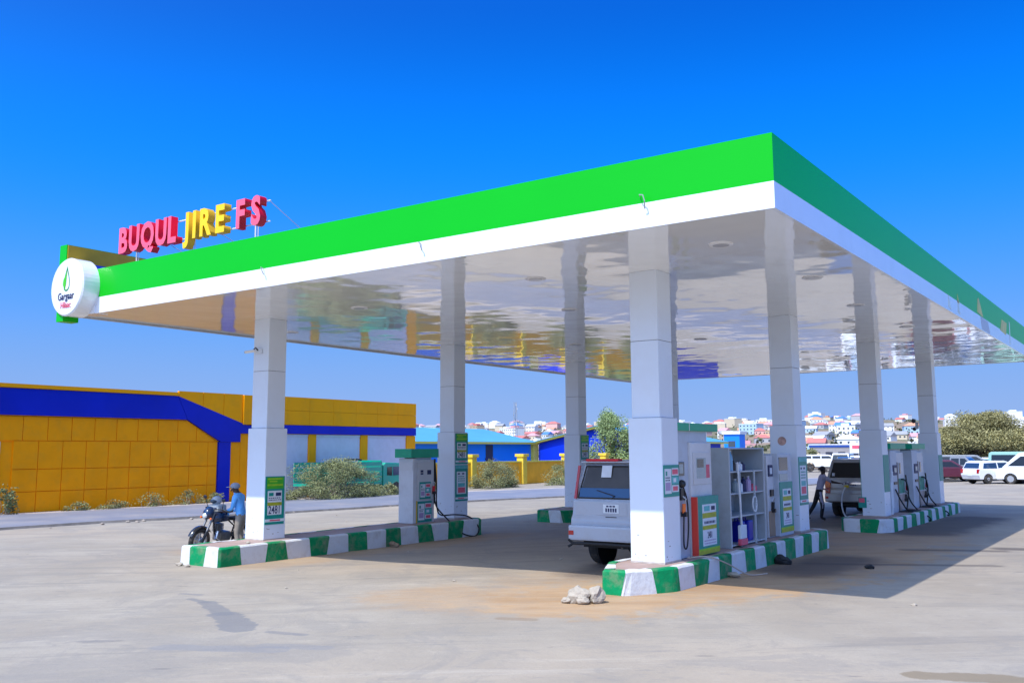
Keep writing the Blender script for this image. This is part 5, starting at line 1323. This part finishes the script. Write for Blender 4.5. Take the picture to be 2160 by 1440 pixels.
plant('umbrella_tree','lower lobe of shade tree right of the broad olive tree','tree',-6.6,89.0,3.2,3.0,2.6,16000,.085,54,m_leaf3,m_bark,trunk=1.6,clumps=26,twigs=20)
plant('umbrella_tree','small olive tree left of the broad tree, behind the far pumps','tree',-18.5,112.0,3.6,3.2,3.4,7000,.15,55,m_leaf3,m_bark,trunk=1.6,clumps=24,twigs=18)
plant('thorn_bush','dark scrub at the foot of the broad olive tree','bush',-12.8,88.0,1.6,1.6,1.5,2600,.10,56,mat('dark_scrub',(.045,.055,.02),.7,var=.4),m_twig,clumps=14,twigs=14)
plant('acacia_tree','dry tree left of the far row of parked cars','tree',-30.5,97.0,1.6,1.6,1.6,2200,.12,57,m_leaf2,m_bark,trunk=1.0,clumps=12,twigs=12)

# ------------------------------------------------------------------ middle distance
ps = thing('blue_band_building', 'flat-roofed building with blue band behind the far row of cars', 'building', (-32.3, 112, 0))
MB().box(-3.2,3.0,0,4,0,2.5).obj('wall', mat('dim_wall',(.30,.28,.28),.8,var=.1), ps); MB().box(-3.3,3.1,-.08,4.1,2.5,2.78).obj('blue_band', mat('band_blue',(.02,.07,.32),.5), ps); MB().box(-3.35,3.15,-.12,4.15,2.78,2.9).obj('white_edge', m_steel, ps)
for i in range(4): MB().box(-2.8+i*1.6,-1.9+i*1.6,-.03,0,.2,1.9).obj('doorway', mat('dark_opening',(.03,.035,.06),.6), ps)
tn = thing('canvas_shelter', 'sandy canvas shelter with pointed top beside the parked white cars', 'shelter', (-31.8, 103, 0))
MB().add([(-2.6,-1.6,.5),(2.4,-1.6,.3),(2.4,1.6,.3),(-2.6,1.6,.5),(-.6,0,2.3)], [(0,1,4),(1,2,4),(2,3,4),(3,0,4)]).obj('canvas', mat('sand_canvas',(.50,.38,.25),.9,var=.1,bump=.4,bs=3), tn)
for (a, b_) in ((-2.5,-1.5),(2.3,-1.5),(2.3,1.5),(-2.5,1.5)): MB().tube([(a,b_,0),(a,b_,.5)], .04, 6).obj('pole', m_bark, tn)
MB().box(-2.4,2.2,-1.4,1.4,0,.32).obj('goods', mat('tan_sacks',(.4,.28,.18),.9,var=.2,bump=.5,bs=4), tn, bevel=.1)
bk = thing('billboard', 'small white billboard on posts right of the blue band building', 'billboard', (-28.4, 108, 0))
MB().box(-.9,.9,-.05,.05,1.75,3.1).obj('board', m_steel, bk); MB().box(-.6,.5,-.07,-.05,2.3,2.7).obj('board_picture', m_pink, bk)
for x in (-.7,.7): MB().tube([(x,0,0),(x,0,1.75)], .05, 6).obj('post', m_galv, bk)
kq = thing('blue_kiosk', 'bright blue kiosk with white roof beyond the shelf cabinet', 'kiosk', (-45.0, 110, 0))
MB().box(-1.1,1.1,-1,1,0,4.3).obj('wall', m_sb, kq); MB().box(-1.3,1.3,-1.2,1.2,4.3,4.7).obj('roof', m_steel, kq); MB().box(-.5,.5,-1.03,-1.0,2.6,3.4).obj('window', m_screen, kq)
wt_ = thing('water_tank', 'pale blue round water tank at the right edge', 'tank', (-7.0, 93, 0))
MB().lathe2([(.9,1.9),(1.0,2.1),(1.0,3.3),(.5,3.7),(.3,3.8)], 20).obj('tank_drum', mat('tank_blue',(.12,.36,.62),.4,var=.06), wt_); MB().box(-1.1,1.1,-1.1,1.1,1.7,1.9).obj('stand_top', m_galv, wt_)
for a in (-.9,.9):
    for c_ in (-.9,.9): MB().tube([(a,c_,0),(a,c_,1.7)], .06, 6).obj('leg', m_galv, wt_)
# lattice mast on the skyline
mst = thing('lattice_mast', 'thin lattice mast rising above the hillside town left of centre', 'mast', (-95, 130, gz(-95,130)))
for s_ in range(3):
    a = 2*PI*s_/3; MB().tube([(math.cos(a)*.5,math.sin(a)*.5,0),(math.cos(a)*.25,math.sin(a)*.25,11.2)], .06, 5).obj('mast_leg', m_galv, mst)
br = MB()
for i in range(10):
    z = i*1.1; a = 2*PI*(i%3)/3; c_ = 2*PI*((i+1)%3)/3; br.tube([(math.cos(a)*.45,math.sin(a)*.45,z),(math.cos(c_)*.4,math.sin(c_)*.4,z+1.1)], .03, 4)
br.obj('bracing', m_galv, mst)

# ------------------------------------------------------------------ hillside town
WALLS = {'white': (.78,.77,.75), 'cream': (.62,.52,.38), 'pale blue': (.40,.55,.68), 'pink': (.70,.42,.38), 'grey': (.42,.42,.44), 'sand': (.52,.40,.28)}
ROOFS = {'red': (.52,.17,.14), 'orange': (.58,.29,.17), 'white': (.8,.8,.8), 'blue': (.08,.22,.58), 'pink': (.62,.32,.33), 'grey': (.32,.32,.33)}
wm = {k_: mat('house_wall_'+k_.replace(' ','_'), v, .8, var=.05, vs=.3) for k_, v in WALLS.items()}
rm_ = {k_: mat('house_roof_'+k_, v, .6, var=.08, vs=.3) for k_, v in ROOFS.items()}
m_hw = mat('house_window', (.05,.07,.10), .2)
win_me = MB().box(-.55,.55,-.06,.0,-.6,.6).mesh('window', m_hw)
def house_proto(w_, d_, h_, kind):
    body = MB().box(-w_/2,w_/2,-d_/2,d_/2,-3,h_).mesh('wall', wm['white'])
    if kind == 'flat':
        rf = MB().box(-w_/2-.15,w_/2+.15,-d_/2-.15,d_/2+.15,h_,h_+.5)
        rf.box(-w_/4,w_/6,-d_/4,d_/4,h_+.5,h_+2.2)
    elif kind == 'gable':
        rf = MB().prism([(-d_/2-.5,h_-.1),(0,h_+d_*.28),(d_/2+.5,h_-.1)], 0, -w_/2-.4, w_/2+.4)
    else:
        rf = MB().add([(-w_/2-.4,-d_/2-.4,h_),(w_/2+.4,-d_/2-.4,h_),(w_/2+.4,d_/2+.4,h_),(-w_/2-.4,d_/2+.4,h_),(-w_/6,0,h_+d_*.3),(w_/6,0,h_+d_*.3)], [(0,1,5,4),(1,2,5),(2,3,4,5),(3,0,4),(3,2,1,0)])
    return (w_, d_, h_, kind, body, rf.mesh('roof', rm_['red']))
PROTO = [house_proto(9,8,3.6,'gable'), house_proto(12,9,6.8,'flat'), house_proto(8,7,3.4,'flat'), house_proto(14,9,7.0,'hip'), house_proto(10,9,6.6,'gable'), house_proto(16,10,9.8,'flat'), house_proto(11,8,3.8,'hip'), house_proto(18,8,3.6,'gable')]
BAND = [(-.74,-.655,'beside the yellow building'), (-.655,-.56,'above the blue shed'), (-.56,-.45,'by the feathery tree'),
        (-.45,-.335,'above the shelf cabinet'), (-.335,-.245,'above the refuelling attendant'), (-.245,-.17,'above the far pumps'), (-.17,-.02,'by the broad tree')]
LABS = {}
rnd = random.Random(99); placed = []; cnt = 0; tries = 0
while cnt < 290 and tries < 9000:
    tries += 1
    az = rnd.uniform(-.725, -.06); 
    d = 400+950*(rnd.random()**.8)
    if -.17 < az and rnd.random() < .75: continue
    if -.245 < az < -.17 and d > 600 and rnd.random() < .55: continue
    x = CAM.x+math.sin(az)*d; y = CAM.y+math.cos(az)*d
    w_, d_, h_, kind, body, roofm = rnd.choice(PROTO)
    if any((x-a)**2+(y-b_)**2 < (max(w_, c_)*.85+2)**2 for a, b_, c_ in placed): continue
    if d < 620 and h_ > 5: continue
    placed.append((x, y, w_)); cnt += 1
    wk = rnd.choices(list(WALLS), [46,14,10,9,12,9])[0]
    rk = 'white' if kind == 'flat' and rnd.random() < .7 else rnd.choices(list(ROOFS), [26,15,16,12,14,17])[0]
    band = [b_[2] for b_ in BAND if b_[0] <= az < b_[1]][0]
    size = {3.6:'single-storey',3.4:'single-storey',3.8:'single-storey',6.8:'two-storey',7.0:'two-storey',6.6:'two-storey',9.8:'three-storey'}[h_]
    rtxt = {'flat':'flat','gable':'gabled','hip':'hipped'}[kind]
    dist = 'low down' if d < 620 else ('midway up' if d < 950 else 'near skyline')
    lab = f'{wk} {size} house, {rtxt} {rk} roof, {dist} {band}'
    t = thing('house', lab, 'house', (x, y, gz(x, y)-.3), -az*0+rnd.uniform(-.5,.5), lab)
    LABS.setdefault(lab, []).append((az, t)); k_s = rnd.uniform(.72,1.0); t.scale = (k_s,k_s,.85)
    o = put('wall', body, t); o.material_slots[0].link = 'OBJECT'; o.material_slots[0].material = wm[wk]
    o = put('roof', roofm, t); o.material_slots[0].link = 'OBJECT'; o.material_slots[0].material = rm_[rk]
    if d < 900:
        for fl in range(max(1, int(h_/3.2))):
            for k_ in range(int(w_/3)):
                put('window', win_me, t, (-w_/2+1.6+k_*(w_-3.2)/max(1,int(w_/3)-1), -d_/2, 1.9+fl*3.1))
for lab, l_ in LABS.items():
    if len(l_) > 1:
        l_.sort(key=lambda q: q[0]); n_ = len(l_)
        words = {2: ['left-hand','right-hand'], 3: ['left-hand','middle','right-hand']}.get(n_) or ['leftmost','second','third','fourth','fifth','sixth','seventh'][:n_]
        for (az, t), w_ in zip(l_, words): t['label'] = w_+' '+lab; t['group'] = 'like houses: '+lab
    else: del l_[0][1]['group']
# scattered hillside scrub, uncountable
bb = MB(); rnd = random.Random(5)
for i in range(900):
    az = rnd.uniform(-.75,-.0); d = 240+1050*rnd.random()
    if az < -.2 and rnd.random() < .35: continue
    x = CAM.x+math.sin(az)*d; y = CAM.y+math.cos(az)*d; r = rnd.uniform(1.2,3.2); z = gz(x, y)
    for q in range(14):
        p = Vector((x+rnd.gauss(0,r*.5), y+rnd.gauss(0,r*.5), z+abs(rnd.gauss(0,r*.45))+.3)); s_ = r*.35
        a = Vector((rnd.gauss(0,1),rnd.gauss(0,1),rnd.gauss(0,1))).normalized()*s_; c_ = a.cross(Vector((rnd.gauss(0,1),rnd.gauss(0,1),rnd.gauss(0,1)))).normalized()*s_*.8
        bb.add([p-a, p+c_, p+a, p-c_], [(0,1,2,3)])
me = bpy.data.meshes.new('scrub'); me.from_pydata(bb.v, [], bb.f); me.materials.append(mat('hill_scrub',(.09,.10,.045),.8,var=.3,vs=.05))
o = put('hillside_scrub', me); o['kind'] = 'stuff'; o['label'] = 'scattered scrub between the hillside houses'
